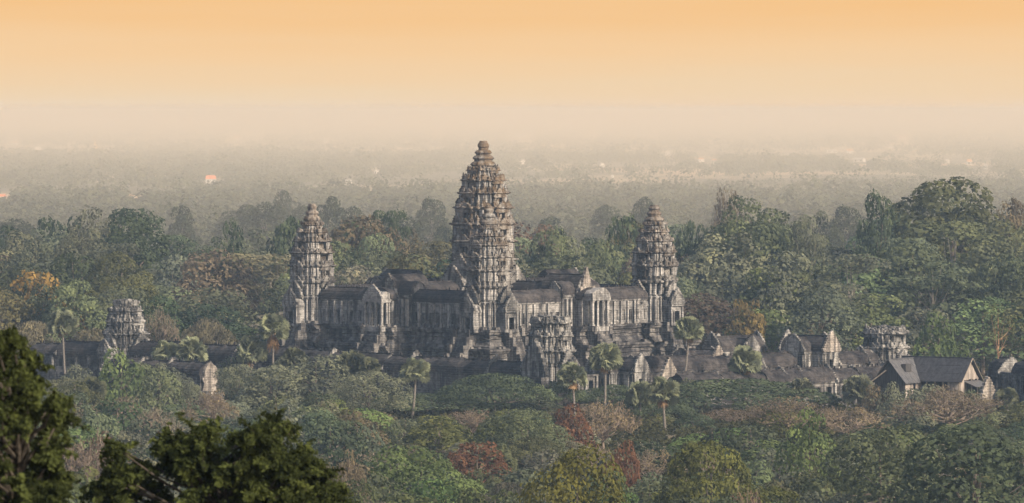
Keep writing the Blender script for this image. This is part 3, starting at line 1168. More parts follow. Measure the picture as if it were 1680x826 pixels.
q = [(7.8, -2.6, 8.4), (7.8, 4.6, 8.4), (10.4, 4.9, 7.2), (10.4, -2.0, 7.2)]
mb.add(q + [(x, y, z + .12) for x, y, z in q], [(0, 1, 2, 3), (7, 6, 5, 4), (0, 4, 5, 1), (1, 5, 6, 2), (2, 6, 7, 3), (3, 7, 4, 0)])
mb.build('awning', M_TINPALE, sh)
# front wing: its ridge runs toward -y, gable to the lower left
RW = Matrix.Translation((-6.6, -.6, 0)) @ Matrix.Rotation(-math.pi / 2, 4, 'Z')
hww = 3.9
gable_roof(0, 11.4, hww, ze - .2, zr - .3, RW).build('roof', M_TINPALE, sh)
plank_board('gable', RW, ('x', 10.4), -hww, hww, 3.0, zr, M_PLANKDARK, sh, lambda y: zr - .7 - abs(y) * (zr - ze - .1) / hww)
plank_board('plank_panel', RW, ('y', 3.8), 6.4, 10.2, 3.4, ze - .5, M_PLANK, sh)
plank_board('plank_panel', RW, ('y', 3.8), 2.6, 5.4, 4.6, ze - .5, M_PLANK, sh)
mb = MB(); mb.M = RW                            # small raised box on the wing roof, and a propping pole
mb.box(5.4, 8.0, 1.5, 2.7, 10.6, 12.3)
mb.build('roof_box', M_PLANKDARK, sh)
mb = MB(); mb.M = RW
mb.tube([(11.6, -.4, 11.0), (12.6, -5.4, 7.2)], [.16, .13], 6)
mb.build('prop_pole', M_POST, sh)

# ------------------------------------------------------------------ foliage generators
def cards(P_, Nrm, size, tone, rg, aspect=1.25, randn=.36, up=.25):
    """one irregular leaf-clump quad per point"""
    n = len(P_)
    d = Nrm + rg.normal(0, randn, (n, 3)) + np.array([0, 0, up])
    d /= np.linalg.norm(d, axis=1, keepdims=True) + 1e-9
    a = np.cross(d, rg.normal(0, 1, (n, 3)))
    a /= np.linalg.norm(a, axis=1, keepdims=True) + 1e-9
    b_ = np.cross(d, a)
    s = (size * rg.uniform(.6, 1.35, n))[:, None]
    u = [(-.5, -.12), (.05, -.5), (.5, .10), (-.08, .5)]
    V = np.empty((n, 4, 3), np.float32)
    for k, (x, y) in enumerate(u):
        jx = rg.uniform(.8, 1.2, (n, 1)); jy = rg.uniform(.8, 1.2, (n, 1))
        V[:, k] = P_ + a * (x * jx * s * aspect) + b_ * (y * jy * s)
    V[:, 0] += d * s * -.12
    V[:, 2] += d * s * -.12
    return V.reshape(-1, 3), tone


def lobe_cloud(lobes, size, dens, rg, lowcut=-.35):
    """lobes: list of (cx, cy, cz, rx, rz). returns points, normals, tones on the outside of the union"""
    Ps, Ns, Ts = [], [], []
    Lc = np.array([l[:3] for l in lobes]); Lr = np.array([(l[3], l[3], l[4]) for l in lobes])
    for i, l in enumerate(lobes):
        area = 4 * math.pi * (l[3] ** 2 * .5 + l[3] * l[4] * .5) * .62
        n = int(dens * area / (size * size)) + 4
        d = rg.normal(0, 1, (n, 3))
        d /= np.linalg.norm(d, axis=1, keepdims=True)
        keep = (d[:, 2] > lowcut) | (rg.random(n) < .35)
        d = d[keep]
        r = np.clip(rg.normal(.96, .075, len(d)), .55, 1.2)[:, None]
        p = Lc[i] + d * Lr[i] * r
        q = (p[:, None, :] - Lc[None]) / (Lr[None] * .80)
        ins = ((q ** 2).sum(2) < 1)
        ins[:, i] = False
        ok = ~ins.any(1)
        p, d = p[ok], d[ok]
        t = np.clip(rg.normal(.42, .17) + rg.normal(0, .07, len(p)), 0, 1)
        Ps.append(p); Ns.append(d); Ts.append(t)
    return np.concatenate(Ps), np.concatenate(Ns), np.concatenate(Ts)


def limbs(mb, H0, base_r, lobes, rd, n=9, fork=.35, top=.82):
    tx, ty = rd.uniform(-.4, .4), rd.uniform(-.4, .4)
    pts = [(0, 0, -.5), (tx * .3, ty * .3, H0 * fork * .5), (tx, ty, H0 * fork), (tx * 1.5, ty * 1.2, H0 * (fork + top) * .5), (tx * 1.8, ty, H0 * top)]
    mb.tube(pts, [base_r * 1.25, base_r, base_r * .85, base_r * .5, base_r * .2], 7)
    for l in rd.sample(lobes, min(n, len(lobes))):
        z0 = H0 * rd.uniform(fork * .8, fork + (top - fork) * .4)
        a = Vector((tx, ty, z0)); c = Vector(l[:3])
        m_ = a.lerp(c, .5) + Vector((rd.uniform(-.5, .5), rd.uniform(-.5, .5), rd.uniform(-.6, .3)))
        mb.tube([a, m_, c], [base_r * .5, base_r * .3, base_r * .1], 5)


def proto(name, kind, H0, R0, size, dens, seed, bark=M_BARK, leafm=M_LEAF, nl=None):
    """returns (trunk mesh, crown mesh, H0, 2*R0)"""
    rd = random.Random(seed); rg = np.random.default_rng(seed)
    lobes = []
    if kind == 'round':
        n = nl or 46
        subs = [(rd.uniform(-.15, .15) * R0, rd.uniform(-.15, .15) * R0, 1.0, .70 * R0)]
        a0 = rd.uniform(0, 6.283)
        for q in range(4):                      # uneven side crowns around the main one
            a = a0 + q * 1.57 + rd.uniform(-.5, .5)
            sr = R0 * rd.uniform(.42, .58)
            subs.append((math.cos(a) * (R0 - sr), math.sin(a) * (R0 - sr), rd.uniform(.62, .92), sr))
        for i in range(n):
            sx_, sy_, sh_, sr = subs[0] if rd.random() < .36 else rd.choice(subs[1:])
            a = rd.uniform(0, 6.283); u = rd.random()
            zc = 1 - 1.35 * u
            rr = max(0, 1 - zc ** 2.4) ** .42 if zc > 0 else 1
            lr = R0 * rd.uniform(.15, .30)
            dep = H0 * .46 * sh_
            lobes.append((sx_ + math.cos(a) * rr * max(.1, sr - lr * .8), sy_ + math.sin(a) * rr * max(.1, sr - lr * .8), H0 * sh_ - dep + zc * (dep - lr * .8), lr, lr * .8))
        lobes.append((0, 0, H0 * .55, R0 * .5, H0 * .25))
    elif kind == 'bushy':
        n = nl or 34
        for i in range(n):
            a = rd.uniform(0, 6.283); u = math.sqrt(rd.random())
            lr = R0 * rd.uniform(.22, .36)
            z = H0 * (.95 - .65 * u ** 1.7) * rd.uniform(.72, 1.0) - lr * .7
            lobes.append((math.cos(a) * u * (R0 - lr), math.sin(a) * u * (R0 - lr), max(lr * .5, z), lr, lr * .75))
    elif kind == 'umbrella':
        n = nl or 60
        for i in range(n):
            a = rd.uniform(0, 6.283); u = math.sqrt(rd.random())
            lr = R0 * rd.uniform(.13, .24)
            z = H0 * (.98 - .42 * u ** 2.2) - rd.uniform(0, .09) * H0
            lobes.append((math.cos(a) * u * (R0 - lr * .6), math.sin(a) * u * (R0 - lr * .6), z - lr * .3, lr, lr * .42))
    elif kind == 'tall':                        # clear pale stem, leaf platforms with gaps between
        n = nl or 34
        for i in range(n):
            a = rd.uniform(0, 6.283); s = rd.random()
            zc = H0 * (.48 + .50 * s)
            rr = R0 * (1.0 if s < .72 else 1 - (s - .72) * 1.3) * math.sqrt(rd.random())
            lr = R0 * rd.uniform(.20, .34)
            lobes.append((math.cos(a) * max(0, rr - lr * .5), math.sin(a) * max(0, rr - lr * .5), min(zc, H0 - lr * .6), lr, lr * .58))
    elif kind == 'sparse':                      # nearly bare: twigs with little foliage
        n = nl or 40
        for i in range(n):
            a = rd.uniform(0, 6.283); u = math.sqrt(rd.random())
            lr = R0 * rd.uniform(.14, .26)
            z = H0 * (.95 - .35 * u ** 2) * rd.uniform(.7, 1)
            lobes.append((math.cos(a) * u * (R0 - lr * .5), math.sin(a) * u * (R0 - lr * .5), z - lr * .5, lr, lr * .8))
    P_, N_, T_ = lobe_cloud(lobes, size, dens, rg)
    V, T_ = cards(P_, N_, size, T_, rg)
    crown = np_mesh(name + '_crown', V, 4, T_, leafm)
    tb = MB()
    br = max(.22, H0 * .018)
    if kind == 'sparse':
        limbs(tb, H0, br, lobes, rd, 26, .22, .75)
        for l in lobes:
            c = Vector(l[:3])
            for _ in range(7):
                e_ = c + Vector((rd.gauss(0, 1), rd.gauss(0, 1), rd.gauss(.4, .8))).normalized() * l[3] * rd.uniform(.8, 1.5)
                tb.tube([c - Vector((0, 0, l[3] * .4)), e_], [.045, .02], 3)
    elif kind == 'tall':
        limbs(tb, H0, br * .45, lobes, rd, 16, .42, .85)
    elif kind == 'umbrella':
        limbs(tb, H0, br * 1.3, lobes, rd, 16, .30, .6)
    else:
        limbs(tb, H0, br, lobes, rd, 9)
    trunk = tb.mesh(name + '_trunk', bark)
    ht = float(np.percentile(V[:, 2], 99.6))   # real height and spread of the grown crown
    wd = float(np.percentile(V[:, :2], 98.5) - np.percentile(V[:, :2], 1.5))
    return dict(trunk=trunk, crown=crown, H=ht, W=max(wd, 1.7 * R0), kind=kind)


PR = {}


def reg(key, lst): PR[key] = lst


reg('bushy', [proto('bushy', 'bushy', 8.5, 6.0, .42, 1.15, 100 + i) for i in range(4)])
reg('round', [proto('round', 'round', 14, 6.5, .48, 1.1, 110 + i, nl=64) for i in range(4)])
reg('big', [proto('big', 'round', 24, 9.5, .58, 1.1, 120 + i, nl=84) for i in range(4)])
reg('giant', [proto('giant', 'round', 36, 13.5, .68, 1.15, 130 + i, nl=140) for i in range(3)])
reg('umbrella', [proto('umbrella', 'umbrella', 10.5, 12.5, .40, .95, 140 + i, nl=90) for i in range(3)])
reg('tall', [proto('tall', 'tall', 27, 8.5, .52, 1.05, 150 + i, bark=M_PALEBARK) for i in range(4)])
reg('sparse', [proto('sparse', 'sparse', 8, 5.5, .26, .42, 160 + i, bark=M_TWIG) for i in range(3)])
reg('fine', [proto('fine', 'round', 15, 8.5, .34, 1.0, 170 + i, nl=84) for i in range(3)])
reg('leafy', [proto('leafy', 'bushy', 15, 9.5, .24, 1.2, 190 + i, nl=90) for i in range(2)])
reg('orangestem', [proto('orangestem', 'tall', 24, 7.5, .5, .5, 180, bark=M_ORANGEBARK, nl=16)])

NAMES = dict(bushy='bushy_tree', round='broadleaf_tree', big='broadleaf_tree', giant='giant_tree', umbrella='umbrella_tree', tall='tall_stemmed_tree',
             sparse='bare_tree', fine='broadleaf_tree', leafy='broadleaf_tree', orangestem='bare_tree')


def put_tree(kind, px, ytop, D, wpx, color, label, group=None, var=None, zbase=0.0, rg=random):
    pr = PR[kind][(var if var is not None else rg.randrange(99)) % len(PR[kind])]
    H = zof(ytop, D) - zbase
    Wd = wpx * D / F
    root = bpy.data.objects.new(NAMES[kind], None)
    COL.objects.link(root)
    root.location = at(px, D, zbase)
    root.rotation_euler = (0, 0, rg.uniform(0, 6.28))
    root.scale = (Wd / pr['W'] * rg.uniform(.92, 1.08), Wd / pr['W'] * rg.uniform(.92, 1.08), H / pr['H'])
    tag(root, label, 'tree', group)
    for nm in ('trunk', 'crown'):
        o = bpy.data.objects.new(nm, pr[nm])
        COL.objects.link(o)
        o.parent = root
        if nm == 'crown':
            o.color = (*color, 1)
    return root


G_GREY = (.165, .182, .136)
G_DARK = (.086, .112, .072)
G_MID = (.136, .162, .098)
G_BRIGHT = (.135, .182, .078)
G_YEL = (.118, .130, .050)
G_OLIVE = (.135, .145, .072)
BROWN = (.175, .148, .105)
ORANGE = (.25, .175, .065)
RED = (.165, .088, .056)
TAN = (.20, .165, .11)
PALE = (.19, .175, .125)

HAND = [
    # behind the temple ------------------------------------------------
    ('tall', 210, 343, 1690, 128, G_DARK, 'tall flat-crowned tree with pale bare limbs on the skyline above the lone ruined tower', 0),
    ('round', 100, 358, 1700, 110, G_DARK, 'dark round tree on the skyline left of the tall flat-crowned tree', 1),
    ('round', 380, 364, 1640, 66, G_DARK, 'small round dark crown on the skyline left of the left lotus tower', 2),
    ('big', 20, 372, 1690, 100, G_DARK, 'dark tree on the skyline at the far left edge', 0),
    ('round', 68, 446, 1478, 110, ORANGE, 'large orange-leaved tree at the far left', 3),
    ('bushy', 122, 500, 1465, 60, ORANGE, 'small orange-yellow tree below the large orange-leaved one', 0),
    ('umbrella', 342, 523, 1452, 104, PALE, 'pale dome-shaped umbrella tree right of the lone ruined tower', 0),
    ('umbrella', 158, 540, 1448, 112, PALE, 'pale brownish umbrella tree left of the lone ruined tower', 1),
    ('umbrella', 52, 528, 1452, 120, PALE, 'pale grey umbrella tree below the large orange-leaved tree', 2),
    ('sparse', 260, 505, 1440, 70, PALE, 'bare pale twiggy tree half in front of the lone ruined tower', 1),
    ('big', 600, 356, 1610, 128, BROWN, 'big brownish tree rising between the left lotus tower and the tallest tower', 1),
    ('tall', 640, 345, 1660, 62, G_DARK, 'small dark green crown poking over the big brownish tree', 1),
    ('round', 470, 358, 1640, 80, G_DARK, 'dark tree on the skyline touching the left lotus tower', 0),
    ('tall', 590, 440, 1490, 110, G_GREY, 'slender tree with pale branches just over the left gallery roof', 2),
    ('round', 1018, 354, 1600, 88, G_DARK, 'dark dense tree on the skyline left of the right lotus tower', 3),
    ('round', 1130, 366, 1600, 66, G_DARK, 'dark round tree on the skyline right of the right lotus tower', 1),
    ('giant', 1235, 327, 1585, 150, G_MID, 'tall dome-crowned tree on the skyline beyond the gate houses', 0),
    ('tall', 1325, 348, 1570, 74, G_GREY, 'thin open-crowned tree right of the tall dome-crowned one', 3),
    ('big', 1440, 318, 1600, 80, G_DARK, 'narrow dark tree with ragged top left of the giant crown', 2),
    ('giant', 1562, 296, 1640, 230, G_OLIVE, 'giant spreading tree with the highest crown on the right skyline', 1),
    ('big', 1655, 330, 1640, 90, BROWN, 'brown thin-leaved tree behind the giant spreading crown', 3),
    ('sparse', 1196, 311, 1930, 72, BROWN, 'hazy brown bare-branched tree beyond the right lotus tower', 2),
    ('tall', 1396, 418, 1462, 150, G_GREY, 'tall tree with pale trunk and spreading limbs beside the squat broken tower', 0),
    ('round', 1180, 432, 1520, 130, G_GREY, 'grey-green tree behind the leaning palm', 2),
    ('big', 1285, 415, 1510, 130, G_GREY, 'broad grey-green tree behind the tall gate house', 0),
    ('big', 1500, 395, 1540, 150, G_MID, 'heavy green tree above the squat broken tower', 1),
    ('bushy', 1545, 513, 1425, 110, G_BRIGHT, 'fresh green rounded tree behind the timber shelter roof', 2),
    ('orangestem', 1637, 500, 1412, 74, G_OLIVE, 'thin tree with orange-brown bare stems right of the timber shelter', 0),
    ('big', 905, 376, 1570, 110, G_MID, 'green rounded tree just right of the tallest tower', 2),
    ('big', 985, 395, 1550, 90, G_MID, 'light green tree between the columned porch and the skyline', 3),
    ('round', 1225, 492, 1448, 70, (.21, .165, .075), 'tree with some orange autumn leaves behind the gate houses', 1),
    ('bushy', 128, 598, 1330, 84, G_GREY, 'dusty low tree hiding the dark gallery wall at the left', 2),
    ('bushy', 232, 596, 1322, 70, G_MID, 'low green tree beside the bright green one at the left', 1),
    ('fine', 292, 612, 1300, 76, G_GREY, 'grey-green tree at the foot of the two palms', 0),
    ('fine', 392, 598, 1310, 84, G_GREY, 'open grey-green tree right of the cream end gable', 1),
    ('bushy', 372, 588, 1345, 70, G_MID, 'small green tree against the dark gallery left of the brown-skirted palm', 0),
    ('umbrella', 470, 586, 1330, 90, G_GREY, 'flat grey-green tree hiding the gallery end under the left lotus tower', 0),
    ('umbrella', 1008, 632, 1306, 130, G_DARK, 'dark low umbrella tree hiding the dark corner gate house walls', 2),
    ('umbrella', 905, 626, 1302, 130, G_DARK, 'dark low umbrella tree at the foot of the broken front tower', 1),
    ('sparse', 1548, 634, 1235, 90, BROWN, 'reddish-brown bare tree against the front of the timber shelter', 0),
    ('bushy', 272, 596, 1318, 84, G_GREY, 'grey-green bush hiding the roof of the low gallery with cream gable', 2),
    ('bushy', 1528, 632, 1242, 90, G_GREY, 'grey-green bush before the middle of the timber shelter', 1),
    ('bushy', 1598, 640, 1238, 70, G_MID, 'green bush under the plank gable of the timber shelter', 2),
    ('bushy', 1460, 628, 1248, 60, G_GREY, 'small grey-green bush at the dark gable of the timber shelter', 3),
    ('bushy', 1488, 640, 1225, 90, G_GREY, 'leafy bush hiding the lower walls of the timber shelter', 0),
    ('bushy', 1436, 632, 1250, 60, BROWN, 'brownish bush at the left corner of the timber shelter', 3),
    # in front of the temple -------------------------------------------
    ('bushy', 195, 574, 1308, 100, G_BRIGHT, 'bright green tree in front of the lone ruined tower', 3),
    ('bushy', 262, 606, 1280, 90, G_MID, 'rounded green tree below the pair of palms', 1),
    ('round', 448, 600, 1272, 110, G_GREY, 'grey-green tree under the palm with the brown frond skirt', 0),
    ('round', 522, 584, 1278, 120, G_GREY, 'dusty grey-green tree below the left lotus tower', 1),
    ('fine', 605, 610, 1240, 120, G_GREY, 'open grey-green tree with pale forked trunk beside the single palm', 1),
    ('umbrella', 712, 646, 1288, 250, G_DARK, 'wide dark umbrella tree around the foot of the single palm', 0),
    ('umbrella', 812, 613, 1284, 180, G_DARK, 'wide dark umbrella tree before the long gallery', 1),
    ('umbrella', 1215, 622, 1272, 290, G_DARK, 'wide dark umbrella tree below the round palm', 2),
    ('umbrella', 1060, 648, 1240, 150, G_DARK, 'dark umbrella tree behind the pair of low palms', 1),
    ('sparse', 1290, 652, 1205, 140, TAN, 'bare tan twiggy tree below the black-roofed galleries', 0),
    ('sparse', 1560, 638, 1200, 180, BROWN, 'bare brown twiggy tree in front of the timber shelter', 1),
    ('sparse', 1395, 668, 1180, 130, BROWN, 'brown leafless thicket tree left of the timber shelter', 2),
    ('sparse', 990, 660, 1150, 110, TAN, 'pale straw-coloured bare tree below the middle palms', 2),
    ('bushy', 930, 663, 1140, 90, RED, 'rusty brown tree beside the pale straw-coloured bare tree', 2),
    ('round', 785, 727, 1005, 106, RED, 'rust-red tree behind the bright green tree', 1),
    ('bushy', 1016, 726, 985, 84, RED, 'deep red tree just above the yellow-green crown', 0),
    ('fine', 690, 732, 880, 190, G_BRIGHT, 'large bright green tree with forked pale stems at the lower middle', 0),
    ('fine', 862, 672, 1085, 150, G_MID, 'soft green tree between the rust-red and rusty brown trees', 2),
    ('leafy', 948, 742, 690, 310, (.135, .135, .042), 'large yellow-green crown at the lower middle edge', 1),
    ('fine', 1170, 728, 815, 170, G_YEL, 'yellowish tall-domed tree right of the large yellow-green crown', 2),
    ('round', 1325, 672, 1000, 90, G_BRIGHT, 'fresh light green tree below the bare tan twiggy tree', 2),
    ('fine', 1440, 698, 880, 250, G_MID, 'broad green tree of layered boughs at the lower right', 0),
    ('big', 1600, 700, 840, 240, G_DARK, 'broad dark tree in the lower right corner', 1),
    ('round', 722, 682, 1120, 110, G_YEL, 'layered yellowish tree just under the single palm', 3),
    ('sparse', 345, 640, 1215, 90, TAN, 'pale bare-branched small tree under the cream end gable', 0),
    ('round', 545, 690, 1050, 110, G_DARK, 'dark green rounded tree right of the nearest crown', 1),
    ('sparse', 565, 742, 860, 80, TAN, 'pale flowering scrub tree beside the nearest crown', 1),
]


HAND += [('big', px, yt + 8 + 7 * (i % 3), D, w * (1.3 + .35 * (i % 2)), (.06, .072, .046), lab, i) for i, (px, yt, D, w, lab) in enumerate((
    (462, 305, 2700, 34, 'tall hazy tree in the mist left of the left lotus spire'), (437, 318, 2500, 44, 'hazy round tree in the mist over the dark skyline tree'),
    (496, 316, 2600, 40, 'hazy tree in the mist just left of the left lotus spire'), (540, 316, 2400, 40, 'hazy domed tree in the mist right of the left lotus spire'),
    (576, 325, 2350, 44, 'blurred round tree in the mist above the big brownish tree'), (658, 330, 2250, 46, 'misty tree behind the small dark crown poking up'),
    (708, 318, 2450, 50, 'broad misty tree left of the tallest tower'), (395, 322, 2600, 60, 'wide misty tree above the small round dark crown'),
    (730, 350, 2150, 40, 'low misty tree beside the tallest tower'), (1060, 316, 2500, 30, 'rounded misty tree beside the right lotus spire'),
    (1388, 324, 2250, 54, 'broad misty blue tree seen in the gap left of the narrow dark tree'), (1366, 345, 2150, 40, 'smaller misty tree in the gap beside the broad one'),
    (300, 330, 2400, 44, 'misty tree right of the tall flat-crowned tree'), (30, 345, 2300, 60, 'wide misty tree at the left edge'),
    (900, 335, 2300, 50, 'misty tree right of the tallest tower'), (1000, 330, 2600, 40, 'faint misty tree over the columned porch')))]


def zone_back(px):
    for lim, s in ((190, 'left of the lone ruined tower'), (300, 'behind the lone ruined tower'), (470, 'between ruined tower and left lotus tower'),
                   (560, 'behind the left lotus tower'), (740, 'between left lotus tower and tallest tower'), (860, 'behind the tallest tower'),
                   (1030, 'between tallest tower and right lotus tower'), (1120, 'behind the right lotus tower'), (1270, 'right of the right lotus tower'),
                   (1410, 'behind the tall gate house'), (1520, 'behind the squat broken tower'), (9999, 'above the timber shelter')):
        if px < lim: return s


def zone_front(px):
    for lim, s in ((140, 'by the left edge'), (330, 'below the pair of palms'), (500, 'below the brown-skirted palm'), (640, 'below the left gallery'),
                   (780, 'around the single palm'), (900, 'below the long gallery'), (1040, 'below the broken front tower'), (1180, 'around the leaning palm'),
                   (1330, 'below the black-roofed galleries'), (1480, 'left of the timber shelter'), (9999, 'below the timber shelter')):
        if px < lim: return s


tree_rd = random.Random(77)
for i, (kind, px, yt, D, w, colr, lab, var) in enumerate(HAND):
    put_tree(kind, px, yt, D, w, colr, lab, None, var, 0.0, tree_rd)


def interp(tab, x):
    xs, ys = zip(*tab)
    return float(np.interp(x, xs, ys))


SKYLINE = [(-80, 385), (0, 383), (60, 372), (130, 358), (200, 352), (262, 386), (320, 404), (360, 380), (420, 392), (460, 378), (520, 372), (560, 368), (640, 372), (690, 398),
           (760, 396), (860, 376), (930, 398), (990, 378), (1050, 368), (1100, 378), (1150, 376), (1185, 372), (1230, 338), (1290, 358), (1335, 385), (1375, 410),
           (1405, 372), (1440, 338), (1480, 352), (1510, 330), (1560, 312), (1620, 326), (1680, 345), (1760, 340)]
FIRSTROW = [(-80, 480), (0, 490), (140, 470), (250, 500), (320, 490), (400, 520), (480, 500), (560, 455), (660, 440), (760, 430), (860, 430), (960, 430), (1040, 450), (1120, 480),
            (1200, 500), (1300, 490), (1400, 470), (1500, 500), (1600, 470), (1680, 470), (1760, 470)]
FRONT = [(-80, 620), (0, 612), (100, 622), (150, 612), (240, 610), (330, 650), (380, 618), (440, 608), (520, 600), (570, 615), (640, 648), (700, 645), (750, 632), (800, 625), (860, 630), (920, 652),
         (1000, 655), (1060, 650), (1130, 632), (1200, 632), (1260, 648), (1330, 662), (1400, 664), (1450, 672), (1520, 668), (1600, 655), (1760, 655)]


def tint(c, rd, s=.22):
    k = rd.uniform(1 - s, 1 + s)
    return tuple(max(.008, v * k * rd.uniform(.9, 1.1)) for v in c)


ADJ = {'dark': 'dark green', 'grey': 'grey-green', 'mid': 'mid-green', 'olive': 'olive', 'brown': 'brownish', 'bright': 'fresh green', 'yel': 'yellowish green'}
PAL = {'dark': G_DARK, 'grey': G_GREY, 'mid': G_MID, 'olive': G_OLIVE, 'brown': BROWN, 'bright': G_BRIGHT, 'yel': G_YEL}
rows = [1462, 1522, 1590, 1672]
ROWN = ['near forest row', 'mid forest', 'back forest', 'skyline forest']
for ri, D in enumerate(rows):
    x = -70.0 + tree_rd.uniform(0, 40)
    while x < 1750:
        u = ri / (len(rows) - 1)
        yt = interp(FIRSTROW, x) * (1 - u ** .85) + interp(SKYLINE, x) * u ** .85 + tree_rd.uniform(-20, 24) * (1 if u < 1 else .6)
        DD = D + tree_rd.uniform(-18, 18)
        if ri == 0 and 440 < x < 1130: DD += 22
        w = tree_rd.uniform(100, 160) * (1.2 if x > 1130 else 1.0)
        Hh, Ww = zof(yt, DD), w * DD / F
        r_ = Hh / Ww
        kind = 'tall' if (r_ > 2.1 or tree_rd.random() < .10) else 'giant' if Hh > 31 else 'big' if Hh > 19 else 'round'
        pal = tree_rd.choices(['grey', 'dark', 'mid', 'olive', 'brown'], [4.2, 2.2, 2.2, 1.2, .7])[0]
        if x > 1150 and tree_rd.random() < .4: pal = 'mid'
        lab = f'{ADJ[pal]} {"slim" if kind == "tall" else "rounded"} tree in {ROWN[ri]} {zone_back(x)}'
        put_tree(kind, x, yt, DD, w, tint(PAL[pal], tree_rd, .34), lab, lab.replace(' tree ', ' trees '), None, 0.0, tree_rd)
        x += w * tree_rd.uniform(.48, .72)

frows = [1272, 1238, 1200, 1160, 1118, 1072, 1022, 970, 915, 860, 805, 750]
FROWN = ['close before the temple'] * 3 + ['amid the wood'] * 4 + ['in the nearer wood'] * 3 + ['along the lower edge'] * 2
hands_front = [h for h in HAND if h[3] < 1320]
PALMS = [(103, 503, 1400, 46), (272, 553, 1350, 44), (316, 545, 1346, 50), (413, 545, 1340, 50), (448, 509, 1338, 48), (682, 581, 1272, 48), (940, 587, 1255, 48), (993, 556, 1290, 52),
         (1050, 620, 1232, 44), (1088, 611, 1220, 54), (1130, 513, 1322, 46), (1222, 561, 1308, 52)]
for ri, D in enumerate(frows):
    x = -60.0 + tree_rd.uniform(0, 60)
    while x < 1750:
        DD = D + tree_rd.uniform(-16, 16)
        yt = interp(FRONT, x) + (1262 - DD) * .37 + tree_rd.uniform(-6, 14)
        w = tree_rd.uniform(70, 120) * (1 + (1262 - DD) / 900)
        for h in hands_front + [('p', p[0], p[1] + 72, p[2], 20) for p in PALMS]:   # leave the distinct trees in sight
            if DD < h[3] and abs(h[1] - x) < (h[4] + w) * .48:
                yt = max(yt, h[2] + (24 if h[0] == 'umbrella' else 44 if h[0] != 'p' else 30) + tree_rd.uniform(0, 8))
        Hh = zof(yt, DD)
        step = w * tree_rd.uniform(.68, .92)
        if Hh > 3.0:
            Ww = w * DD / F
            r_ = Hh / Ww
            kind = 'bushy' if r_ < .95 else 'round' if (r_ < 1.3 or Hh < 11) else 'fine'
            if tree_rd.random() < .12 and r_ < .9 and DD > 900: kind = 'umbrella'
            if tree_rd.random() < .07: kind = 'sparse'
            pal = tree_rd.choices(['grey', 'dark', 'mid', 'olive', 'brown', 'bright', 'yel'], [3, 2.6, 3, 1.3, .7, 1.0 if x > 600 else .5, .7])[0]
            if kind == 'sparse': pal = 'brown'
            shape = {'bushy': 'low bushy', 'round': 'rounded', 'fine': 'fine-leaved', 'umbrella': 'flat-topped', 'sparse': 'thin twiggy'}[kind]
            lab = f'{ADJ[pal]} {shape} tree {FROWN[ri]}, {zone_front(x)}'
            put_tree(kind, x, yt, DD, w, tuple(v * (1 if DD > 1080 else .84) for v in tint(PAL[pal], tree_rd, .28)), lab, lab.replace(' tree ', ' trees '), None, 0.0, tree_rd)
        x += step


# ------------------------------------------------------------------ sugar palms
def palm_mesh(seed, nf=40, rc=2.1, rf=1.45, droop=.9):
    rd = random.Random(seed)
    V, T = [], []
    for i in range(nf):
        a = rd.uniform(0, 6.283)
        el = math.asin(rd.uniform(-.62 * droop, .98))
        d = Vector((math.cos(a) * math.cos(el), math.sin(a) * math.cos(el), math.sin(el)))
        rr = rc * rd.uniform(.72, 1.05)
        hub = d * rr
        side = d.cross(Vector((0, 0, 1)))
        side = side.normalized() if side.length > .05 else Vector((1, 0, 0))
        up = side.cross(d).normalized()
        tilt = rd.uniform(-1.45, 1.45)
        side, up = side * math.cos(tilt) + up * math.sin(tilt), up * math.cos(tilt) - side * math.sin(tilt)
        tone = min(1, max(0, rd.gauss(.42, .16)))
        w_ = .05
        o = d * .1
        V += [tuple(o - side * w_), tuple(o + side * w_), tuple(hub + side * w_ * .6)]; T.append(tone)
        nb = 15
        for k in range(nb):
            th = (k / (nb - 1) - .5) * math.radians(250)
            dirn = (d * math.cos(th) + side * math.sin(th))
            fold = up * (.10 if k % 2 else -.06) * rf - Vector((0, 0, .30 * rf * rd.uniform(.5, 1.2)))
            tip = hub + dirn * rf * rd.uniform(.82, 1.05) + fold
            perp = (side * math.cos(th) - d * math.sin(th)) * rf * .15
            mid = hub + dirn * rf * .55 + fold * .35
            V += [tuple(hub), tuple(mid + perp), tuple(tip)]; T.append(tone)
            V += [tuple(hub), tuple(tip), tuple(mid - perp)]; T.append(tone)
    return np_mesh('palm_crown', np.array(V), 3, np.array(T), M_FROND)


def dead_skirt(seed, n=16, rc=1.9, rf=1.1):
    rd = random.Random(seed)
    mb = MB()
    for i in range(n):
        a = rd.uniform(0, 6.283)
        d = Vector((math.cos(a) * .6, math.sin(a) * .6, -rd.uniform(.6, 1.6)))
        hub = d * rd.uniform(.7, 1.2)
        s = Vector((-math.sin(a), math.cos(a), 0))
        for k in range(6):
            th = (k / 5 - .5) * 1.7
            tip = hub + (s * math.sin(th) + Vector((0, 0, -1)) * math.cos(th)) * rf * rd.uniform(.8, 1.3)
            mb.add([hub, hub.lerp(tip, .6) + s * .12, tip, hub.lerp(tip, .6) - s * .12], [(0, 1, 2, 3)])
        mb.tube([(0, 0, 0), hub], [.05, .04], 3)
    return mb


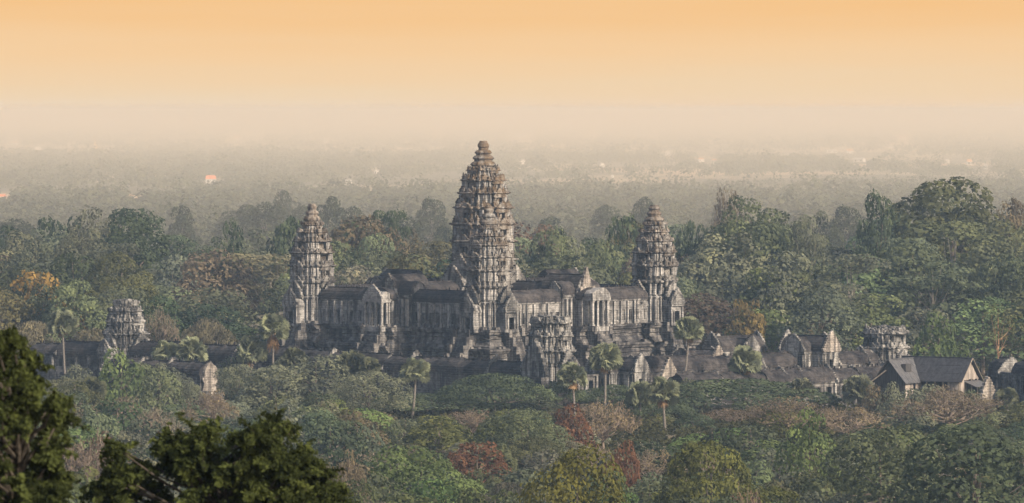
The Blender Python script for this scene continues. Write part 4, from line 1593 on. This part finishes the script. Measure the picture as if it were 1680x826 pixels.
PCROWN = [palm_mesh(300 + i, 88 + 8 * i, 2.0, 1.05) for i in range(4)]
PAL_PALM = (.215, .24, .165)
PALM_LAB = ['slender palm standing alone at the left before the brownish umbrella trees',
            'left one of the two palms before the low gallery with cream gable',
            'right one of the two palms before the low gallery with cream gable',
            'palm with full round crown just left of the brown-skirted palm',
            'tall palm with a skirt of dead brown fronds left of the temple base',
            'single palm with bare grey trunk before the long dark gallery',
            'palm below the broken front tower with drooping dry lower fronds',
            'thick-crowned palm before the dark corner gate house',
            'shorter left palm of the pair in the dark umbrella trees',
            'taller right palm of the pair in the dark umbrella trees',
            'leaning palm with curved pale trunk at the foot of the right lotus tower',
            'palm with big round crown hiding its trunk before the black-roofed galleries']
for i, (px, yt, D, wpx) in enumerate(PALMS):
    rd = random.Random(500 + i)
    H = zof(yt, D)
    sc = wpx * D / F / 4.9
    ztop = H - 3.0 * sc
    root = tag(empty('sugar_palm', at(px if i != 10 else px, D)), PALM_LAB[i], 'palm', 'sugar palms in front of the temple')
    mb = MB()
    lean = Vector((rd.uniform(-1.3, 1.3), rd.uniform(-.8, .8), 0)) if i != 10 else Vector((-2.3, 0, 0))
    pts, ra = [], []
    for k in range(9):
        u = k / 8
        pts.append(Vector((lean.x * (1 - u) ** 1.6, lean.y * (1 - u) ** 1.6, -.3 + (ztop + .3) * u)))
        ra.append(.34 * (1 - .35 * u) + (.12 if k == 0 else 0))
    mb.tube(pts, ra, 8)
    mb.build('trunk', M_PALMBARK, root)
    o = bpy.data.objects.new('crown', PCROWN[i % 4])
    COL.objects.link(o)
    o.parent = root
    o.location = (0, 0, ztop)
    o.scale = (sc, sc, sc)
    o.rotation_euler = (0, 0, rd.uniform(0, 6.28))
    k_ = rd.uniform(.85, 1.15)
    o.color = (PAL_PALM[0] * k_, PAL_PALM[1] * k_, PAL_PALM[2] * k_, 1)
    if i in (0, 1, 3, 4, 6, 7, 9, 10, 11):
        big = 2.0 if i == 4 else 1.0
        s_ = dead_skirt(600 + i, 22 if i == 4 else 9, rf=1.5 if i == 4 else 1.0)
        for j in range(len(s_.v)):
            s_.v[j] = Vector((s_.v[j].x, s_.v[j].y, s_.v[j].z * (1.35 if i == 4 else .95)))
        s = s_.build('dead_fronds', M_DEADFROND, root)
        s.location = (0, 0, ztop - .3)
        s.scale = (sc, sc, sc)

# stemless fan palms in the undergrowth
for i, (px, yt, D, wpx, colr, lab) in enumerate((
        (578, 570, 1288, 62, (.10, .11, .075), 'stemless fan palm before the left side of the temple base'),
        (606, 582, 1284, 44, (.10, .11, .075), 'smaller fan palm beside the stemless one before the temple base'),
        (483, 566, 1292, 50, (.10, .11, .075), 'fan palm clump under the left lotus tower'),
        (1316, 616, 1272, 50, (.19, .20, .145), 'small pale silvery fan palm before the black-roofed gallery'),
        (1408, 609, 1268, 72, (.18, .195, .145), 'wide pale silvery fan palm left of the timber shelter'),
        (1652, 632, 1262, 46, (.15, .165, .115), 'pale fan palm right of the timber shelter'),
        (152, 614, 1272, 56, (.11, .12, .075), 'fan palm below the bright green tree at the left'))):
    H = zof(yt, D)
    sc = wpx * D / F / 6.4
    root = tag(empty('fan_palm', at(px, D)), lab, 'palm', 'low fan palms in the wood')
    mb = MB()
    zt = max(1.0, H - 2.9 * sc)
    mb.tube([(0, 0, -.3), (.1, 0, zt * .5), (0, 0, zt)], [.38, .32, .28], 7)
    mb.build('trunk', M_PALMBARK, root)
    o = bpy.data.objects.new('crown', PCROWN[(i + 1) % 4])
    COL.objects.link(o)
    o.parent = root
    o.location = (0, 0, zt)
    o.scale = (sc, sc, sc)
    o.rotation_euler = (0, 0, i * 1.3)
    o.color = (*colr, 1)


# ------------------------------------------------------------------ the near trees on the hill slope
def near_tree(px, ytop, D, lobes_px, leaf, dens, label, seed, colr):
    rd = random.Random(seed); rg = np.random.default_rng(seed)
    zg_ = hill(*at(px, D).xy)
    base = at(px, D, zg_ - .3)
    k = D / F
    root = tag(empty('hillside_tree', base), label, 'tree')
    P_, N_, T_ = [], [], []
    tb = MB()
    c0 = Vector((0, 0, 0))
    lobes = []
    for (lx, ly, lr, dy) in lobes_px:
        c = Vector(((lx - px) * k, dy, CAM_Z - (ly - HOR) * k - base.z))
        lobes.append((c, lr * k))
    zl = min(c.z for c, r in lobes)
    tb.tube([(0, 0, 0), (.1, .1, zl * .5), (0, 0, zl * .95), (.1, 0, max(c.z for c, r in lobes) * .985)], [.20, .13, .07, .02], 8)
    for c, r in lobes:
        a = Vector((0, 0, max(zl * .9, c.z - rd.uniform(.4, 1.6))))
        m_ = a.lerp(c, .55) + Vector((rd.uniform(-.15, .15), rd.uniform(-.15, .15), -.1))
        tb.tube([a, m_, c], [.04, .025, .010], 5)
        ns = max(9, int(62 * (r / .45) ** 2))
        for _ in range(ns):                     # leafy sprays
            d = Vector((rd.gauss(0, 1), rd.gauss(0, 1), rd.gauss(.15, .8))).normalized()
            s0 = c + d * r * rd.uniform(.05, .55)
            s1 = c + d * r * (rd.uniform(.75, 1.3) if rd.random() < .55 else rd.uniform(1.2, 2.6)) + Vector((0, 0, -.08))
            tb.tube([s0, s1], [.008, .004], 3)
            n = int(dens)
            tn = min(1, max(0, rd.gauss(.26, .34)))
            u = rg.uniform(0, 1.08, n)[:, None]
            pp_ = np.array(s0) * (1 - u) + np.array(s1) * u + rg.normal(0, leaf * .7, (n, 3))
            P_.append(pp_)
            N_.append(np.tile(np.array(d), (n, 1)) * .5)
            T_.append(np.clip(tn + rg.normal(0, .12, n), 0, 1))
    P_, N_, T_ = np.concatenate(P_), np.concatenate(N_), np.concatenate(T_)
    V, T_ = cards(P_, N_, leaf, T_, rg, aspect=2.1, randn=.8, up=.5)
    o = bpy.data.objects.new('crown', np_mesh('crown', V, 4, T_, M_NEARLEAF))
    COL.objects.link(o)
    o.parent = root
    o.color = (*colr, 1)
    tb.build('trunk', M_NEARBARK, root)
    return root


rdn = random.Random(91)


def outline_lobes(prof, ybot, n, rmin, rmax, depth, rd):
    """random lobes under a silhouette given as [(px, ytop)]"""
    x0, x1 = prof[0][0], prof[-1][0]
    res = []
    for _ in range(n):
        x = rd.uniform(x0, x1)
        r = rd.uniform(rmin, rmax)
        yt = interp(prof, x)
        y = yt + r * .8 + (ybot - yt) * rd.random() ** 1.3
        res.append((x, y, r, rd.uniform(-depth, depth)))
    return res


near_tree(30, 520, 92, outline_lobes([(-130, 540), (-40, 536), (0, 524), (20, 520), (36, 536), (42, 590), (60, 630), (92, 645), (104, 690), (98, 760), (100, 826)], 930, 150, 8, 22, 1.2, rdn),
          0.046, 64, 'nearest dark tree at the left edge, out of focus', 701, (.080, .100, .038))
near_tree(365, 670, 112, outline_lobes([(176, 790), (182, 750), (190, 715), (205, 702), (260, 716), (300, 702), (340, 686), (400, 700), (440, 686), (480, 702), (500, 732), (525, 755), (550, 780), (560, 826)], 930, 170, 8, 24, 1.5, rdn),
          0.054, 64, 'nearest dark spreading crown at the lower left, out of focus', 702, (.080, .100, .038))

# ------------------------------------------------------------------ far plain: woods, houses
rgf = np.random.default_rng(5)


FIELDS = ((430, 720, 314, 322), (-60, 300, 318, 329), (-60, 190, 246, 252), (1400, 1640, 268, 274), (900, 1130, 276, 281))
for (p0, p1, q0, q1) in FIELDS:
    d0, d1 = CAM_Z * F / (q1 - HOR), CAM_Z * F / (q0 - HOR)
    fm = MB()
    n_ = 16
    up_ = [at(p0 + (p1 - p0) * i / n_, d1 * (1 - .04 * rng.random()), .25) for i in range(n_ + 1)]
    lo_ = [at(p0 + (p1 - p0) * i / n_, d0 * (1 + .05 * rng.random()), .25) for i in range(n_ + 1)]
    fm.add(lo_ + up_[::-1], [tuple(range(2 * n_ + 2))])
    fm.M = Matrix.Identity(4)
    tag(fm.build('field', M_FIELD), kind='structure')


HOUSES = [(346, 302, 24, 14, 'large red-roofed hall with white front in the hazy plain above the flat-crowned tree', M_REDTILE),
          (389, 230, 14, 7, 'far red-roofed house near the horizon above the red-roofed hall', M_REDTILE),
          (24, 238, 14, 6, 'far orange-roofed house near the left edge', M_ORANGETILE),
          (62, 246, 14, 5, 'far long pale shed near the gilded pagoda', M_PALEROOF),
          (114, 242, 6, 6, 'tiny white building just left of the gilded pagoda', M_PALEROOF),
          (217, 328, 9, 6, 'small orange roof above the flat-crowned tree', M_ORANGETILE),
          (230, 332, 10, 6, 'small red roof next to the small orange one', M_REDTILE),
          (4, 330, 16, 9, 'red-roofed house with white gable at the left edge', M_REDTILE),
          (420, 222, 16, 4, 'far pale long roof near the horizon left of the left lotus tower', M_PALEROOF),
          (535, 234, 10, 5, 'tiny pale building over the left lotus tower', M_PALEROOF),
          (570, 303, 20, 6, 'long pale roof in the plain between the left and tallest towers', M_PALEROOF),
          (618, 286, 10, 6, 'small white roof left of the tallest tower', M_PALEROOF),
          (718, 215, 14, 4, 'far reddish roof left of the tallest spire', M_REDTILE),
          (855, 226, 26, 5, 'far long white and red hall right of the tallest spire', M_PALEROOF),
          (857, 270, 12, 6, 'white roof just right of the tallest tower', M_PALEROOF),
          (975, 222, 8, 5, 'tiny orange roof in the haze over the columned porch', M_ORANGETILE),
          (1074, 222, 8, 6, 'tiny orange building in the haze over the right lotus tower', M_ORANGETILE),
          (988, 275, 10, 6, 'small cream house in the plain left of the right lotus tower', M_PALEROOF),
          (1005, 295, 6, 6, 'tiny white shed below the small cream house', M_PALEROOF),
          (1096, 256, 12, 7, 'cream house in the haze right of the right lotus tower', M_PALEROOF),
          (1150, 266, 14, 6, 'white house with orange roof right of the right lotus tower', M_ORANGETILE),
          (1172, 268, 12, 6, 'orange-roofed house beside the white one', M_ORANGETILE),
          (1364, 251, 24, 5, 'long cream roof below the white spires', M_PALEROOF),
          (1394, 252, 16, 7, 'bright orange roof right of the long cream roof', M_ORANGETILE),
          (1410, 266, 26, 6, 'long pale blue-grey roof below the bright orange roof', M_PALEROOF),
          (1480, 229, 20, 6, 'far cream and red house over the narrow dark tree', M_REDTILE),
          (1462, 246, 12, 4, 'far cream roof between the orange roof and the giant crown', M_PALEROOF),
          (1554, 268, 10, 6, 'cream house over the giant spreading crown', M_PALEROOF),
          (1590, 271, 14, 9, 'bright white and orange house over the giant spreading crown', M_ORANGETILE),
          (1617, 278, 8, 9, 'small bright white block at the right above the giant crown', M_PALEROOF)]


def in_field(x, y):
    px, py = 840 + x * F / y, HOR + CAM_Z * F / y
    if any(abs(px - h[0]) < h[2] * .8 + 3 and h[1] - 4 < py < h[1] + 9 + h[1] * .03 for h in HOUSES): return True
    return any(a < px < b_ and c_ - 1 < py < d_ + 3 for a, b_, c_, d_ in FIELDS)


def wood_density(x, y):
    if in_field(x, y): return -9.0

    return noise.noise(Vector((x / 420.0, y / 1500.0, 3.3))) + .45 * noise.noise(Vector((x / 150.0, y / 500.0, 9.1)))


Vs, Ts = [], []
for (y0, y1, n, nc, size, rr, hh, thr) in ((1790, 2600, 3000, 80, 1.3, (3.5, 6.5), (6, 13), -.55), (2600, 4200, 5200, 42, 1.9, (4, 7.5), (6, 15), -.30),
                                           (4200, 8000, 9500, 34, 2.1, (5, 10), (7, 15), -.2), (8000, 24000, 19000, 15, 3.6, (7, 16), (7, 15), -.2)):
    yy = np.sqrt(rgf.uniform(y0 * y0, y1 * y1, n))
    xx = rgf.uniform(-.112, .112, n) * yy
    keep = np.array([wood_density(a, b_) > thr + rgf.normal(0, .12) for a, b_ in zip(xx, yy)])
    xx, yy = xx[keep], yy[keep]
    m_ = len(xx)
    r_ = rgf.uniform(*rr, m_); h_ = rgf.uniform(*hh, m_) * (1 + .5 * (rgf.random(m_) < .05))
    d = rgf.normal(0, 1, (m_, nc, 3)); d /= np.linalg.norm(d, axis=2, keepdims=True)
    d[:, :, 2] = np.abs(d[:, :, 2]) * 1.2 - .2
    lump = 1 + .25 * np.sin(d[:, :, 0] * 5 + xx[:, None]) * np.cos(d[:, :, 1] * 6 + yy[:, None])
    P_ = np.stack([xx[:, None] + d[:, :, 0] * r_[:, None] * lump, yy[:, None] + d[:, :, 1] * r_[:, None] * lump,
                   h_[:, None] * .55 + d[:, :, 2] * h_[:, None] * .45 * lump], 2)
    tn = np.clip(rgf.normal(.45, .18, (m_, 1)) + rgf.normal(0, .1, (m_, nc)), 0, 1)
    V, T_ = cards(P_.reshape(-1, 3), d.reshape(-1, 3), np.repeat(size * r_ / np.mean(rr), nc), tn.reshape(-1), rgf)
    Vs.append(V); Ts.append(T_)
o = bpy.data.objects.new('far_forest', np_mesh('far_forest', np.concatenate(Vs), 4, np.concatenate(Ts), M_LEAF))
COL.objects.link(o)
o.color = (.088, .098, .066, 1)
tag(o, 'hazy woods and hedgerows of the plain reaching to the horizon', 'forest', None, 'stuff')

# undergrowth between the trees
n = 34000
yy = np.sqrt(rgf.uniform(640 ** 2, 1800 ** 2, n)); xx = rgf.uniform(-.108, .108, n) * yy
tl = np.array([(-.73 * (a - TC.x)) for a in xx])
c47, s47 = math.cos(-TROT), math.sin(-TROT)
lx = (xx - TC.x) * c47 - (yy - TC.y) * s47
ly = (xx - TC.x) * s47 + (yy - TC.y) * c47
keep = ~((np.abs(lx) < 46) & (np.abs(ly) < 46)) & (np.array([hill(a, b_) for a, b_ in zip(xx, yy)]) < .01)
xx, yy = xx[keep], yy[keep]
m_ = len(xx); nc = 11
d = rgf.normal(0, 1, (m_, nc, 3)); d /= np.linalg.norm(d, axis=2, keepdims=True)
r_ = rgf.uniform(1.0, 2.4, m_)
P_ = np.stack([xx[:, None] + d[:, :, 0] * r_[:, None], yy[:, None] + d[:, :, 1] * r_[:, None], np.abs(d[:, :, 2]) * r_[:, None] * .8], 2)
tn = np.clip(rgf.normal(.4, .2, (m_, 1)) + rgf.normal(0, .1, (m_, nc)), 0, 1)
V, T_ = cards(P_.reshape(-1, 3), d.reshape(-1, 3), .8, tn.reshape(-1), rgf)
o = bpy.data.objects.new('undergrowth', np_mesh('undergrowth', V, 4, T_, M_LEAF))
COL.objects.link(o)
o.color = (.060, .062, .032, 1)
tag(o, 'low scrub covering the ground between the trees', 'undergrowth', None, 'stuff')


# distant houses and pagodas
def house(px, py, w, h, label, roofm, wallm=M_WHITEWALL, group=None, rz=0.3, long=1.0):
    D = CAM_Z * F / (py - HOR)
    k = D / F
    W_, H_ = w * k * .75, h * k * .75
    root = building('house', at(px, D), rz, label, 'house', group)
    dp = W_ * .6
    hb = H_ * .45 + 2.0
    mb = MB()
    mb.box(-W_ * .46, W_ * .46, -dp * .42, dp * .42, -.2, hb)
    mb.build('wall', wallm, root)
    mb = MB()
    mb.add([(-W_ / 2, -dp / 2, hb), (W_ / 2, -dp / 2, hb), (W_ / 2, dp / 2, hb), (-W_ / 2, dp / 2, hb), (-W_ * .4, 0, hb + H_ * .55), (W_ * .4, 0, hb + H_ * .55)],
           [(0, 1, 5, 4), (1, 2, 5), (2, 3, 4, 5), (3, 0, 4), (3, 2, 1, 0)])
    mb.build('roof', roofm, root)
    mb = MB()
    for s in (-.25, .25):
        mb.box(s * W_ - W_ * .08, s * W_ + W_ * .08, -dp * .42 - .08, -dp * .42 - .01, hb * .25, hb * .75)
    mb.build('window', M_DARKOPEN, root)


for i, (px, py, w, h, lab, rm) in enumerate(HOUSES):
    house(px, py, w, h, lab, rm, rz=.5 * math.sin(i * 2.3))


def spire(px, py, w, h, label, m, tiers=5):
    D = CAM_Z * F / (py - HOR)
    k = D / F
    root = building('pagoda', at(px, D), 0.4, label, 'pagoda')
    mb = MB()
    n = 12
    base = [(math.cos(2 * math.pi * i / n), math.sin(2 * math.pi * i / n)) for i in range(n)]
    r = w * k / 2
    H = h * k + 6
    mb.rings(base, [(r, 0), (r, H * .12), (r * .8, H * .14), (r * .8, H * .24), (r * .62, H * .27), (r * .6, H * .38), (r * .35, H * .48), (r * .22, H * .6)])
    mb.build('body', m, root)
    mb = MB()
    mb.rings(base, [(r * .2, H * .6), (r * .13, H * .78), (r * .03, H)])
    mb.build('spire', m, root)


for px, py, w, h, lab, m_ in ((1296, 224, 5, 15, 'leftmost white spire near the horizon at the right', M_WHITEWALL), (1315, 219, 5, 10, 'short white spire left of the tallest white spire', M_WHITEWALL),
                              (1324, 221, 7, 14, 'tallest white spire of the cluster near the horizon', M_WHITEWALL), (1344, 215, 4, 9, 'rightmost thin white spire near the horizon', M_WHITEWALL),
                              (1330, 237, 6, 8, 'small white stupa below the white spires', M_WHITEWALL), (1347, 236, 7, 9, 'wider white stupa below the thin white spire', M_WHITEWALL),
                              (156, 244, 9, 12, 'gilded orange pagoda in the hazy plain at the left', M_GOLD)):
    spire(px, py, w, h, lab, m_)
